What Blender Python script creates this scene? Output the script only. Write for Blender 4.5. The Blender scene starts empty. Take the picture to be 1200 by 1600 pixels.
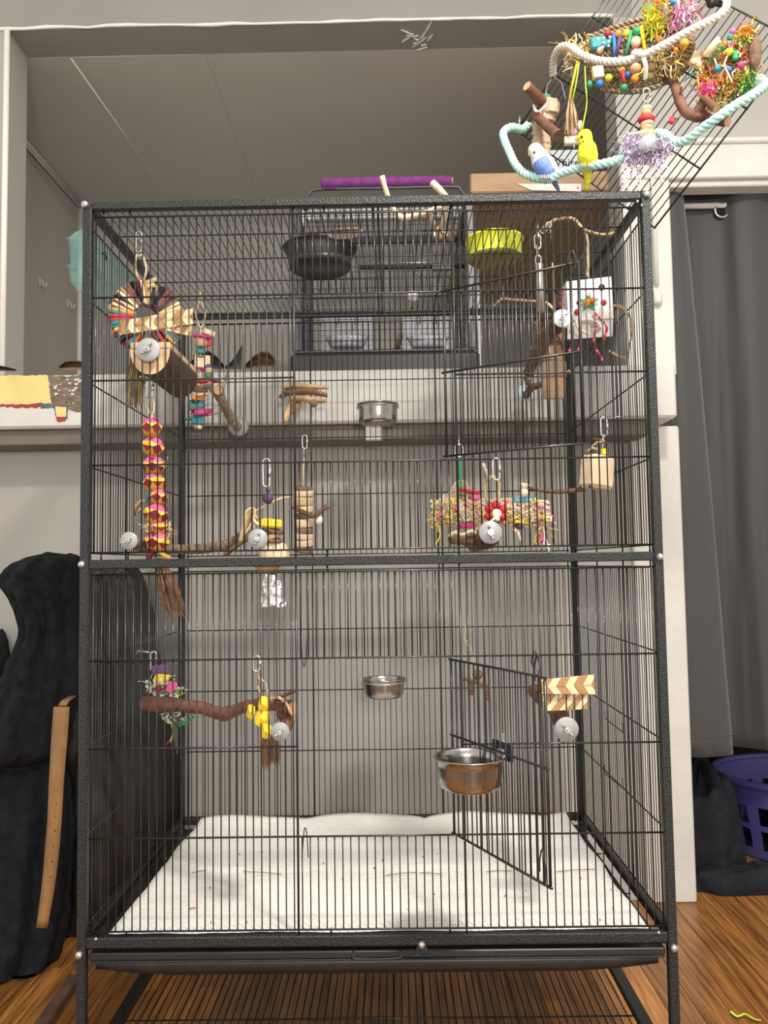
import bpy, bmesh, math, random
import numpy as np
from mathutils import Vector, Matrix, Euler, noise
random.seed(7)
PI = math.pi
V = Vector
SC = bpy.context.scene
COL = SC.collection

# ------------------------------------------------------------------ camera
CAM = V((0.0352, -1.2933, 0.8423)); PITCH = 0.06414; ROLL = -0.01517; YAW = -0.00971; FPX = 1275.0
fw = V((math.sin(YAW)*math.cos(PITCH), math.cos(YAW)*math.cos(PITCH), math.sin(PITCH)))
r0 = V((math.cos(YAW), -math.sin(YAW), 0)); u0 = r0.cross(fw)
rt = r0*math.cos(ROLL) + u0*math.sin(ROLL); up = u0*math.cos(ROLL) - r0*math.sin(ROLL)
cd = bpy.data.cameras.new('camera'); co = bpy.data.objects.new('camera', cd); COL.objects.link(co)
cd.sensor_fit = 'VERTICAL'; cd.sensor_height = 36.0; cd.lens = 36.0*FPX/1600.0; cd.clip_start = 0.02; cd.clip_end = 50
co.matrix_world = Matrix(((rt.x, up.x, -fw.x, CAM.x), (rt.y, up.y, -fw.y, CAM.y), (rt.z, up.z, -fw.z, CAM.z), (0, 0, 0, 1)))
SC.camera = co
# ------------------------------------------------------------------ world, lights, exposure
w = bpy.data.worlds.new('world'); SC.world = w; w.use_nodes = True
w.node_tree.nodes['Background'].inputs[0].default_value = (1.0, 0.94, 0.86, 1)
w.node_tree.nodes['Background'].inputs[1].default_value = 0.92
def lamp(name, kind, loc, energy, color, size, target=None):
    l = bpy.data.lights.new(name, kind); l.energy = energy; l.color = color
    if kind == 'AREA': l.shape = 'DISK'; l.size = size
    else: l.shadow_soft_size = size
    o = bpy.data.objects.new(name, l); COL.objects.link(o); o.location = loc
    if target is not None: o.rotation_euler = (V(target)-V(loc)).to_track_quat('-Z', 'Y').to_euler()
    return o
lamp('ceiling_lamp_light', 'AREA', (0.55, -0.95, 2.45), 50, (1, .94, .86), .24, (0.45, -.80, 0))
lamp('room_lamp_light', 'AREA', (0.45, -3.2, 1.30), 38, (1, .94, .87), .4, (0.0, .5, 1.2))
vs = SC.view_settings; vs.view_transform = 'Standard'; vs.look = 'None'; vs.exposure = 0.16; vs.gamma = 1.0; vs.use_curve_mapping = False

# ------------------------------------------------------------------ pixel -> place
def ray(px, py): return fw + rt*((px-600)/FPX) - up*((py-800)/FPX)
def at(px, py, Y):
    d = ray(px, py); return CAM + d*((Y-CAM.y)/d.y)
def atz(px, py, z):
    d = ray(px, py); return CAM + d*((z-CAM.z)/d.z)
def atx(px, py, x):
    d = ray(px, py); return CAM + d*((x-CAM.x)/d.x)
def S(n, Y): return n*(Y-CAM.y)/FPX            # n pixels in metres at depth Y

# ------------------------------------------------------------------ mesh builder
def frames(pts, closed=False):
    n = len(pts); T = []
    for i in range(n):
        if closed: t = pts[(i+1) % n]-pts[i-1]
        else: t = pts[min(i+1, n-1)]-pts[max(i-1, 0)]
        T.append(t.normalized() if t.length > 1e-9 else V((0, 0, 1)))
    a = T[0].cross(V((0, 0, 1)))
    if a.length < .05: a = T[0].cross(V((0, 1, 0)))
    a.normalize(); out = []
    for i in range(n):
        a = a-T[i]*a.dot(T[i])
        if a.length < 1e-6: a = T[i].orthogonal()
        a.normalize(); out.append((a.copy(), T[i].cross(a)))
    return out
def smooth_path(P, k=6, closed=False):
    P = [V(p) for p in P]; n = len(P); out = []
    for i in range(n if closed else n-1):
        if closed: a, b, c, d = P[i-1], P[i], P[(i+1) % n], P[(i+2) % n]
        else: a, b, c, d = P[max(i-1, 0)], P[i], P[i+1], P[min(i+2, n-1)]
        for j in range(k):
            t = j/k
            out.append(.5*((2*b)+(c-a)*t+(2*a-5*b+4*c-d)*t*t+(3*b-3*c+d-a)*t*t*t))
    if not closed: out.append(P[-1])
    return out
class MB:
    def __init__(s): s.v = []; s.f = []; s.m = []; s.s = []
    def add(s, vs, fs, mi=0, sm=False):
        o = len(s.v); s.v += [V(p) for p in vs]
        for f in fs: s.f.append([i+o for i in f]); s.m.append(mi); s.s.append(sm)
        return s
    def box(s, c, size, R=None, mi=0, bev=0):
        c = V(c); h = [x/2 for x in size]
        if bev:
            bm = bmesh.new(); bmesh.ops.create_cube(bm, size=1)
            for v in bm.verts: v.co = V((v.co.x*size[0], v.co.y*size[1], v.co.z*size[2]))
            bmesh.ops.bevel(bm, geom=list(bm.edges), offset=bev, segments=1, affect='EDGES')
            bm.verts.index_update()
            P = [v.co.copy() for v in bm.verts]; F = [[v.index for v in f.verts] for f in bm.faces]; bm.free()
        else:
            P = [V((x, y, z)) for x in (-h[0], h[0]) for y in (-h[1], h[1]) for z in (-h[2], h[2])]
            F = [[0, 1, 3, 2], [4, 6, 7, 5], [0, 4, 5, 1], [2, 3, 7, 6], [0, 2, 6, 4], [1, 5, 7, 3]]
        if R is not None: P = [R @ p for p in P]
        return s.add([p+c for p in P], F, mi)
    def span(s, a, b, mi=0, bev=0):
        a, b = V(a), V(b); return s.box((a+b)/2, [abs(x) for x in (b-a)], None, mi, bev)
    def tube(s, P, r, n=8, mi=0, cap=True, closed=False, capmi=None, sq=(1, 1), sm=True):
        P = [V(p) for p in P]; m = len(P); rr = r if isinstance(r, (list, tuple)) else [r]*m
        fr = frames(P, closed); vs = []; fs = []
        for i in range(m):
            a, b = fr[i]
            for j in range(n):
                t = 2*PI*j/n; vs.append(P[i]+(a*math.cos(t)*sq[0]+b*math.sin(t)*sq[1])*rr[i])
        for i in range(m if closed else m-1):
            for j in range(n):
                k = (i+1) % m; fs.append([i*n+j, i*n+(j+1) % n, k*n+(j+1) % n, k*n+j])
        s.add(vs, fs, mi, sm)
        if cap and not closed:
            o = len(s.v)-len(vs)
            for q, fl in ((0, True), (m-1, False)):
                f = [o+q*n+j for j in range(n)]
                s.f.append(f[::-1] if fl else f); s.m.append(mi if capmi is None else capmi); s.s.append(False)
        return s
    def lathe(s, prof, M=None, n=24, mi=0, sm=True):
        M = M or Matrix(); vs = []; fs = []
        for r, z in prof:
            for j in range(n):
                t = 2*PI*j/n; vs.append(M @ V((r*math.cos(t), r*math.sin(t), z)))
        for i in range(len(prof)-1):
            for j in range(n): fs.append([i*n+j, i*n+(j+1) % n, (i+1)*n+(j+1) % n, (i+1)*n+j])
        s.add(vs, fs, mi, sm); return s
    def ball(s, c, r, n=10, sc=(1, 1, 1), R=None, mi=0):
        h = max(4, n//2); c = V(c)
        prof = [(math.sin(PI*i/h)*r+1e-5, -math.cos(PI*i/h)*r) for i in range(h+1)]
        M = Matrix.Translation(c) @ (R.to_4x4() if R else Matrix()) @ Matrix.Diagonal((sc[0], sc[1], sc[2], 1))
        return s.lathe(prof, M, n, mi)
    def grid(s, P, mi=0, sm=True, thick=0, closed=False):
        """P[i][j] points; optional thickness along the vertex normal"""
        a = len(P); b = len(P[0]); vs = [V(p) for r in P for p in r]; fs = []
        for i in range(a-1):
            for j in range(b if closed else b-1): fs.append([i*b+j, i*b+(j+1) % b, (i+1)*b+(j+1) % b, (i+1)*b+j])
        if thick:
            N = [V((0, 0, 0)) for _ in vs]
            for f in fs:
                nn = (vs[f[1]]-vs[f[0]]).cross(vs[f[3]]-vs[f[0]])
                for i in f: N[i] = N[i]+nn
            k = len(vs); vs2 = [v-nn.normalized()*thick if nn.length > 0 else v for v, nn in zip(vs, N)]
            fs2 = [[i+k for i in f[::-1]] for f in fs]; ed = []
            rim = [j for j in range(b)]+[i*b+b-1 for i in range(1, a)]+[(a-1)*b+j for j in range(b-2, -1, -1)]+[i*b for i in range(a-2, 0, -1)]
            if not closed:
                for q in range(len(rim)):
                    x, y = rim[q], rim[(q+1) % len(rim)]; ed.append([y, x, x+k, y+k])
            vs += vs2; fs += fs2+ed
        return s.add(vs, fs, mi, sm)
    def poly(s, pts, depth, mi=0):
        """flat outline pts extruded by vector depth"""
        pts = [V(p) for p in pts]; n = len(pts); d = V(depth)
        return s.add(pts+[p+d for p in pts], [list(range(n)), list(range(2*n-1, n-1, -1))]+[[i, i+n, (i+1) % n+n, (i+1) % n] for i in range(n)], mi)
    def mesh(s, name, mats, off=V((0, 0, 0))):
        me = bpy.data.meshes.new(name); me.from_pydata([tuple(v-off) for v in s.v], [], s.f)
        mats = mats if isinstance(mats, (list, tuple)) else [mats]
        for m in mats: me.materials.append(m)
        me.polygons.foreach_set('material_index', s.m); me.polygons.foreach_set('use_smooth', s.s)
        me.update(); return me
    def build(s, name, mats, parent=None):
        off = root_loc(parent) if parent else V((0, 0, 0))
        o = bpy.data.objects.new(name, s.mesh(name, mats, off)); COL.objects.link(o)
        if parent: o.parent = parent
        return o
def root_loc(o):
    while o.parent: o = o.parent
    return o.location.copy()
def inst(name, mesh, parent, loc, R=None, scale=None):
    o = bpy.data.objects.new(name, mesh); COL.objects.link(o); o.parent = parent
    o.location = V(loc)-root_loc(parent) if parent else V(loc)
    if R is not None: o.rotation_euler = R.to_euler() if isinstance(R, Matrix) else R
    if scale is not None: o.scale = scale
    return o
LABELS = set()
def tag(o, label, cat, group=None):
    assert label not in LABELS, label
    LABELS.add(label); o['label'] = label; o['category'] = cat
    if group: o['group'] = group
    return o
def thing(name, label, cat, loc=(0, 0, 0), group=None):
    o = bpy.data.objects.new(name, None); COL.objects.link(o); o.location = loc; o.empty_display_size = .02
    return tag(o, label, cat, group)
def struct(o): o['kind'] = 'structure'; return o
def stuff(o): o['kind'] = 'stuff'; return o

# ------------------------------------------------------------------ materials
def mat(name, col, rough=.6, metal=0, var=.12, scale=30, bump=0, bscale=80, col2=None, spec=.5, coat=0, obj_rand=0, stretch=None, trans=0, alpha=1, sheen=0):
    m = bpy.data.materials.new(name); m.use_nodes = True; nt = m.node_tree; b = nt.nodes['Principled BSDF']
    N = nt.nodes.new; L = nt.links.new
    b.inputs['Roughness'].default_value = rough; b.inputs['Metallic'].default_value = metal
    b.inputs['Specular IOR Level'].default_value = spec; b.inputs['Coat Weight'].default_value = coat
    b.inputs['Transmission Weight'].default_value = trans; b.inputs['Alpha'].default_value = alpha
    b.inputs['Sheen Weight'].default_value = sheen
    g = N('ShaderNodeNewGeometry'); mp = N('ShaderNodeMapping')
    if stretch: mp.inputs['Scale'].default_value = stretch
    L(g.outputs['Position'], mp.inputs['Vector'])
    n = N('ShaderNodeTexNoise'); n.inputs['Scale'].default_value = scale; n.inputs['Detail'].default_value = 4
    L(mp.outputs[0], n.inputs['Vector'])
    mx = N('ShaderNodeMix'); mx.data_type = 'RGBA'
    c1 = tuple(max(0, c*(1-var)) for c in col)+(1,); c2 = (tuple(min(1, c*(1+var)) for c in col) if col2 is None else tuple(col2))+(1,)
    mx.inputs[6].default_value = c1; mx.inputs[7].default_value = c2
    rp = N('ShaderNodeMapRange'); rp.inputs[1].default_value = .3; rp.inputs[2].default_value = .7
    L(n.outputs[0], rp.inputs[0]); L(rp.outputs[0], mx.inputs[0]); out = mx.outputs[2]
    if obj_rand:
        oi = N('ShaderNodeObjectInfo'); hs = N('ShaderNodeHueSaturation'); r2 = N('ShaderNodeMapRange')
        r2.inputs[3].default_value = 1-obj_rand; r2.inputs[4].default_value = 1+obj_rand
        L(oi.outputs['Random'], r2.inputs[0]); L(r2.outputs[0], hs.inputs['Value']); L(out, hs.inputs['Color']); out = hs.outputs[0]
        ad = N('ShaderNodeVectorMath'); ad.operation = 'ADD'
        L(g.outputs['Position'], ad.inputs[0]); L(oi.outputs['Random'], ad.inputs[1]); L(ad.outputs[0], mp.inputs['Vector'])
    L(out, b.inputs['Base Color'])
    if bump:
        n2 = N('ShaderNodeTexNoise'); n2.inputs['Scale'].default_value = bscale; n2.inputs['Detail'].default_value = 3
        L(mp.outputs[0], n2.inputs['Vector'])
        bp = N('ShaderNodeBump'); bp.inputs['Strength'].default_value = bump; bp.inputs['Distance'].default_value = .004
        L(n2.outputs[0], bp.inputs['Height']); L(bp.outputs[0], b.inputs['Normal'])
    return m
def flat(name, rgb, rough=.6, **k): return mat(name, rgb, rough, var=k.pop('var', .06), **k)
M = dict(
    iron=mat('hammered_iron', (.022, .0245, .026), .36, .3, var=.55, scale=360, bump=.45, bscale=360),
    wire=mat('wire_black', (.014, .0135, .013), .36, .25, var=.1, spec=.7, coat=.2),
    tray=mat('tray_plastic', (.018, .019, .022), .4, var=.2),
    steel=mat('steel', (.40, .385, .365), .22, 1, var=.03, scale=8),
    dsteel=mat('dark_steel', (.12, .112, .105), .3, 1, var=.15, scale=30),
    zinc=mat('zinc', (.58, .57, .56), .3, .9, var=.06),
    washer=mat('washer_grey', (.33, .34, .34), .5, .15, var=.08, scale=90),
    washerb=mat('washer_pale', (.62, .72, .77), .4, .1, var=.05),
    wall=mat('wall_grey', (.40, .385, .355), .62, var=.035, scale=3, bump=.08, bscale=25),
    wallw=mat('wall_white', (.70, .675, .63), .5, var=.05, scale=6, bump=.12, bscale=22),
    white=mat('white_paint', (.61, .595, .555), .42, var=.05, scale=14, bump=.25, bscale=35),
    caulk=mat('caulk', (.85, .82, .76), .5, var=.03),
    yellowp=mat('yellow_paint', (.72, .58, .22), .5, var=.08, scale=25),
    brownp=mat('bare_brown', (.17, .125, .09), .8, var=.4, scale=30, bump=.5, bscale=60, stretch=(1, 4, 4)),
    redp=mat('red_paint', (.32, .03, .03), .6, var=.2),
    greyp=mat('slate_paint', (.10, .11, .14), .6, var=.2),
    apron=mat('apron_brown', (.17, .148, .122), .7, var=.12, scale=12),
    floor=mat('oak_plank', (.27, .095, .022), .34, var=.5, scale=11, bump=.12, bscale=30, col2=(.47, .20, .052), obj_rand=.36, stretch=(11, .55, 1)),
    gap=mat('floor_gap', (.03, .015, .008), .9),
    black=mat('black_cloth', (.007, .008, .010), .8, var=.4, scale=40, bump=.3, bscale=300, spec=.25),
    navy=mat('navy_cloth', (.009, .010, .014), .8, var=.4, scale=40, bump=.3, bscale=250, spec=.25),
    brownjk=mat('dark_brown_leather', (.012, .0095, .009), .5, var=.3, scale=20),
    leather=mat('tan_leather', (.34, .18, .07), .5, var=.15, scale=30),
    curtain=mat('curtain_grey', (.040, .040, .042), .62, var=.05, scale=300, bump=.15, bscale=500, sheen=.3),
    purplepl=mat('purple_plastic', (.075, .068, .25), .4, var=.05),
    paper=mat('paper_liner', (.84, .83, .79), .85, var=.03, scale=60, bump=.6, bscale=160),
    bark=mat('bark', (.15, .085, .05), .8, var=.45, scale=60, bump=.8, bscale=120),
    barkg=mat('bark_grey', (.23, .165, .11), .85, var=.4, scale=60, bump=.8, bscale=120),
    barkr=mat('bark_red', (.15, .062, .036), .75, var=.35, scale=50, bump=.6, bscale=90),
    cut=mat('cut_wood', (.55, .33, .17), .7, var=.15, scale=90),
    pine=mat('pine', (.62, .42, .24), .6, var=.14, scale=20, stretch=(1, 6, 6)),
    pale=mat('pale_wood', (.72, .56, .38), .65, var=.08, scale=25),
    bleached=mat('bleached_branch', (.74, .60, .42), .7, var=.15, scale=50, bump=.3),
    shelfw=mat('shelf_pine', (.42, .27, .15), .6, var=.14, scale=9, stretch=(1, 8, 8)),
    dwood=mat('dark_wood', (.085, .045, .03), .6, var=.3, scale=30),
    palm=mat('palm_light', (.74, .60, .36), .7, var=.1, scale=40), palmd=mat('palm_tan', (.40, .22, .095), .7, var=.12, scale=40),
    corn=mat('corn_leaf', (.55, .38, .20), .8, var=.3, scale=50), cornd=mat('dry_leaf_brown', (.20, .115, .06), .8, var=.35, scale=50),
    seagrass=mat('seagrass', (.30, .215, .13), .85, var=.5, scale=90), bristle=mat('bristle', (.30, .13, .06), .8, var=.4, scale=120),
    rope=mat('cotton_rope', (.66, .60, .52), .9, var=.12, scale=90), mint=mat('mint_rope', (.42, .74, .66), .9, var=.1, scale=90),
    sisal=mat('sisal', (.66, .52, .34), .9, var=.15, scale=120), jute=mat('jute', (.56, .42, .24), .9, var=.15, scale=120),
    card=mat('cardboard', (.47, .34, .235), .85, var=.12, scale=50), cardd=mat('cardboard_dark', (.20, .125, .08), .85, var=.2, scale=30),
    red=flat('red', (.50, .022, .03)), orange=flat('orange', (.80, .25, .03)), yellow=flat('yellow', (.85, .62, .03)), green=flat('green', (.03, .27, .12)),
    blue=flat('blue', (.03, .16, .42)), teal=flat('teal', (.02, .22, .25)), purple=flat('purple', (.10, .05, .14)), pink=flat('pink', (.80, .12, .33)),
    magenta=flat('magenta', (.60, .03, .22)), maroon=flat('maroon', (.22, .012, .03)), cream=flat('cream', (.80, .72, .55)), lilac=flat('lilac', (.55, .42, .68)),
    ochre=flat('ochre', (.66, .36, .05)), lime=flat('lime', (.50, .75, .05)), sky=flat('sky', (.03, .38, .62)), offw=flat('off_white', (.78, .76, .72)), blk=flat('black_plastic', (.02, .02, .022), .4),
    ceil_bounce=mat('ceiling_bounce_grey', (.52, .495, .455), .65, var=.03, scale=3), header=mat('header_shade_grey', (.285, .272, .25), .6, var=.04, scale=4, bump=.08, bscale=25),  # wall grey lightened for bounce on the ceiling, darkened for shade on the header
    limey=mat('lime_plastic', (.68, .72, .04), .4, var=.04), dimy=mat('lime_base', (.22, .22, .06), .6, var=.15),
    purplew=mat('purple_wrap', (.20, .035, .20), .8, var=.2, scale=60, bump=.6, bscale=90),
    greypl=mat('grey_plastic', (.30, .30, .33), .4, var=.05), scage=mat('small_cage_grey', (.075, .077, .083), .4, .2, var=.15, scale=200),
    tealpl=mat('teal_clear', (.33, .74, .70), .1, var=.05, alpha=.13, spec=.6),
    foil=mat('foil', (.66, .65, .63), .28, .95, var=.08, scale=60, bump=1, bscale=90),
    by=mat('yellow_feathers', (.72, .74, .03), .75, var=.12, scale=140, bump=.4, bscale=200), byl=mat('yellow_head', (.86, .76, .03), .7, var=.06, scale=90),
    bb=mat('blue_feathers', (.17, .27, .66), .75, var=.12, scale=140, bump=.4, bscale=200), bw=mat('white_feathers', (.80, .78, .78), .75, var=.08, scale=140, bump=.3, bscale=200),
    bg=mat('grey_wing', (.62, .58, .56), .75, var=.4, scale=170), by2=mat('yellow_wing', (.62, .60, .08), .75, var=.35, scale=170), tailb=mat('slate_tail', (.10, .12, .22), .7), beak=mat('beak', (.50, .30, .13), .4), cere=mat('cere', (.55, .45, .55), .5),
    paperw=mat('white_card', (.84, .83, .79), .7, var=.03), signb=mat('pale_blue_card', (.62, .68, .70), .7, var=.04), ink=mat('ink', (.04, .05, .07), .7),
    leafd=mat('dark_dry_leaf', (.07, .065, .055), .8, var=.3), kraft=mat('brown_paper', (.20, .12, .075), .85, var=.2),
)
CONF = ['red', 'orange', 'yellow', 'green', 'blue', 'purple', 'pink', 'lime', 'cream', 'teal']

# ------------------------------------------------------------------ shared shapes
def RY(a): return Matrix.Rotation(a, 3, 'Y')
def RX(a): return Matrix.Rotation(a, 3, 'X')
def RZ(a): return Matrix.Rotation(a, 3, 'Z')
def toY(c, a=0): return Matrix.Translation(V(c)) @ Matrix.Rotation(PI/2, 4, 'X') @ Matrix.Rotation(a, 4, 'Z')
def align(d): return V(d).normalized().to_track_quat('Z', 'Y').to_matrix()
def washer(parent, c, r, m='washer', ang=.6):
    """fender washer on the bars facing the room, with a wing nut"""
    c = V(c)
    MB().lathe([(r*.12, 0), (r*.97, 0), (r, .0008), (r, .0022), (r*.97, .003), (r*.12, .003)], toY(c), 28).build('washer', M[m], parent)
    b = MB(); b.tube([c+V((0, -.003, 0)), c+V((0, -.010, 0))], r*.27, 10); b.tube([c+V((0, -.009, 0)), c+V((0, -.017, 0))], r*.13, 8)
    for s_ in (-1, 1):
        d = V((math.cos(ang)*s_, 0, math.sin(ang)*s_))
        b.tube([c+V((0, -.006, 0))+d*r*.2, c+V((0, -.010, 0))+d*r*.42, c+V((0, -.013, 0))+d*r*.62], [r*.14, r*.15, r*.10], 6, sq=(1, .55))
    b.build('wing_nut', M['zinc'], parent)
def branch(b, P, R, n=10, k=6, seed=0, mi=0, capmi=1, knob=.12):
    P2 = smooth_path(P, k); m = len(P2); rr = []
    for i in range(m):
        t = i/(m-1)*(len(R)-1); j = min(int(t), len(R)-2); q = R[j]+(R[j+1]-R[j])*(t-j)
        rr.append(q*(1+knob*noise.noise(V((i*.55, seed*7.3, 1.7)))))
    P3 = [p+V((noise.noise(p*40+V((seed, 0, 0))), noise.noise(p*40+V((0, seed, 5))), noise.noise(p*40+V((3, 0, seed)))))*R[0]*.15 for p in P2]
    b.tube(P3, rr, n, mi, capmi=capmi); return b
def rope(b, P, R, turns_per_m=70, strands=3, n=6, mi=0, k=8):
    P2 = smooth_path(P, k); L = 0; D = [0]
    for i in range(1, len(P2)): L += (P2[i]-P2[i-1]).length; D.append(L)
    m = max(8, int(L*turns_per_m*6)); Q = []
    for q in range(m+1):
        d = L*q/m; i = 0
        while i < len(D)-2 and D[i+1] < d: i += 1
        t = (d-D[i])/max(1e-9, D[i+1]-D[i]); Q.append(P2[i].lerp(P2[i+1], t))
    fr = frames(Q)
    for s_ in range(strands):
        pts = []
        for i, p in enumerate(Q):
            a = 2*PI*(s_/strands+L*i/m*turns_per_m); pts.append(p+(fr[i][0]*math.cos(a)+fr[i][1]*math.sin(a))*R*.5)
        b.tube(pts, R*.56, n, mi)
    return b
def link(b, c, L, W, r, ax=V((0, 0, 1)), side=V((1, 0, 0)), mi=0):
    """stadium-shaped chain link / quick link"""
    c = V(c); pts = []
    for i in range(20):
        t = 2*PI*i/20; x = math.cos(t)*W/2; z = math.sin(t)*W/2+(L/2-W/2)*(1 if math.sin(t) >= 0 else -1)
        pts.append(c+side*x+ax*z)
    b.tube(pts, r, 6, mi, closed=True); return b
def hook(parent, a, r=.0011, name='quick_link', L=.03, W=.011, side=V((1, 0, 0)), m='zinc'):
    """a: top point; a quick link with its threaded nut, hanging from a"""
    a = V(a); b = MB(); c = a-V((0, 0, L/2)); link(b, c, L, W, r, side=side); b.tube([c+side*W/2-V((0, 0, L*.15)), c+side*W/2+V((0, 0, L*.2))], r*2, 6)
    return b.build(name, M[m], parent)
def shreds(b, c, size, n, L=.03, wd=.0016, mats=1, seed=1, curl=1.0, hang=0):
    """crinkle-cut paper strips"""
    rd = random.Random(seed); c = V(c)
    for i in range(n):
        p = c+V((rd.uniform(-1, 1)*size[0], rd.uniform(-1, 1)*size[1], rd.uniform(-1, 1)*size[2])); d = V((rd.gauss(0, 1), rd.gauss(0, 1), rd.gauss(0, 1)-hang)).normalized()
        pts = [p]; mi = rd.randrange(mats)
        for q in range(6):
            d = (d+V((rd.gauss(0, 1), rd.gauss(0, 1), rd.gauss(0, 1)-hang*.5))*.55*curl).normalized(); p = p+d*L/6; pts.append(p)
        b.tube(pts, wd, 4, mi, sq=(1, .35), sm=False)
    return b
def tassel(b, top, L, r0_, r1, n=60, seed=2, lean=V((0, 0, 0)), mats=1, wd=.0007):
    rd = random.Random(seed); top = V(top)
    for i in range(n):
        a = rd.uniform(0, 2*PI); q = math.sqrt(rd.random()); e = rd.uniform(.82, 1.05)
        s0 = V((math.cos(a), math.sin(a), 0))
        p0 = top+s0*q*r0_; p2 = top+s0*q*r1+lean*e+V((0, 0, -L*e)); p1 = p0.lerp(p2, .5)+s0*q*r1*.15+V((rd.uniform(-1, 1), rd.uniform(-1, 1), 0))*r1*.12
        b.tube([p0, p1, p2], [wd, wd, wd*.6], 3, rd.randrange(mats), cap=False)
    return b
def bowl(name, label, c, rt_, rb, h, m='steel', parent=None, cat='bowl', lip=.0028):
    """open dish, c = centre of its base"""
    o = thing(name, label, cat, c)
    t = .0012; f = min(.010, h*.3); c = V(c)
    prof = [(.0005, 0), (rb-f, 0), (rb-f*.3, f*.3), (rb, f)]+[(rb+(rt_-rb)*q, f+(h-f)*q) for q in (.35, .7, 1)]
    prof += [(rt_+lip*.6, h+.0008), (rt_+lip, h+.0022), (rt_+lip*.5, h+.0036), (rt_-t, h+.0022)]
    prof += [(rb+(rt_-rb)*q-t, f+(h-f)*q) for q in (.7, .35)]+[(rb-t, f), (rb-f*.4-t, f*.35+t), (rb-f, t), (.0005, t)]
    MB().lathe(prof, Matrix.Translation(c), 44).build('bowl_shell', M[m], o)
    return o

# ================================================================== THE ROOM
ALZ = 2.29; WY = .80; LZ0, LZ1 = 1.185, 1.315
fl = struct(MB().span((-2.2, -1.6, -.03), (2.2, 1.9, -.008)).build('floor', M['gap']))
plank_mesh = MB().box((0, 0, 0), (1, 1, 1), None, 0).mesh('plank', M['floor'])
PW = .0572; rdp = random.Random(3)
for i in range(56):
    x = -1.35+i*PW; y = -.75-rdp.uniform(0, .5)
    while y < 1.75:
        L = rdp.uniform(.65, 1.5)
        inst('plank', plank_mesh, fl, (x+PW/2, y+L/2, -.006-rdp.uniform(0, .0006)), None, (PW-.0014, L-.0015, .012)); y += L
XR = at(1057, 600, .66).x                      # right end of the ledge
XA = at(967, 300, WY).x                        # right jamb of the alcove opening
XR2 = at(921, 400, 1.85).x                     # alcove right wall
XJ = at(8, 300, WY).x                          # alcove left jamb
XL = at(125, 318, 1.85).x                      # alcove left wall
XD = at(1069, 1000, WY).x                      # doorway left side
struct(MB().span((-2.4, WY, 0), (XD-.02, WY+.1, LZ0-.001)).build('wall_back', M['wall']))
struct(MB().span((-2.4, WY, LZ1+.001), (XJ, WY+.12, ALZ)).build('wall_jamb', M['wall']))
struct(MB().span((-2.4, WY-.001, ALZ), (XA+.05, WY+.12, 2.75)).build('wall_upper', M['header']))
wr = MB(); wr.span((XA, WY, LZ1+.001), (XD-.01, WY+.10, 2.75)); wr.span((XD-.01, WY, 1.86), (2.4, WY+.1, 2.75)); wr.span((XR2, WY+.1, LZ1+.001), (XR2+.018, 1.85, ALZ+.05))
struct(wr.build('wall_right', M['wall']))
struct(MB().span((XL-.1, WY+.12, LZ1+.001), (XL, 1.9, ALZ+.05)).build('wall_left', M['wall']))
struct(MB().span((XL, 1.86, LZ1-.1), (XR2+.1, 1.95, ALZ+.05)).build('wall_rear', M['wall']))
struct(MB().span((XR2+.02, 1.7, 0), (2.4, 1.8, 1.98)).build('wall_closet', M['wall']))
struct(MB().span((2.3, WY+.101, 0), (2.4, 1.699, 1.98)).build('wall_closet_right', M['wall']))
struct(MB().span((XR2+.02, WY+.101, 1.985), (2.4, 1.8, 2.05)).build('ceiling_closet', M['wall']))
struct(MB().span((XD-.10, WY+.101, 0), (XD-.01, 1.8, LZ0-.14)).build('wall_closet_left', M['wall']))
ce = struct(MB().span((XL-.1, WY+.121, ALZ+.011), (XR2, 1.86, ALZ+.05)).build('ceiling', M['wall']))
# alcove ceiling: boards meeting in visible seams that run front to back
s1a, s1b = atz(85, 50, ALZ).x, atz(262, 303, ALZ).x; s2 = atz(312, 60, ALZ).x; s3 = s2+.62
bx = [XL, (s1a+s1b)/2, s2, XR2]
for k in range(3):
    b = MB(); dz = .0022*(k % 2)
    b.poly([(bx[k]+.0002, WY+.121, ALZ-dz), (bx[k+1]-.0002, WY+.121, ALZ-.001), (bx[k+1]-.0002, 1.85, ALZ-.001), (bx[k]+.0002, 1.85, ALZ-dz)], (0, 0, .010)); b.build('panel', M['ceil_bounce'], ce)
MB().tube([(s1a, WY+.125, ALZ-.001), (s1b, 1.85, ALZ-.001)], .0022, 5).build('seam_bead', M['caulk'], ce)
rd = random.Random(31); b = MB()
for i in range(16):
    p = atz(650+rd.gauss(0, 12), 62+rd.gauss(0, 7), ALZ-.0035); a = rd.uniform(-.9, .3); d = V((math.cos(a), math.sin(a)*2.5, 0))*rd.uniform(.006, .018); q = V((-d.y, d.x, 0))*.12
    b.poly([p-d, p+q, p+d, p-q*.5], (0, 0, .004))
b.build('peeling_paint', M['caulk'], ce)
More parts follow.
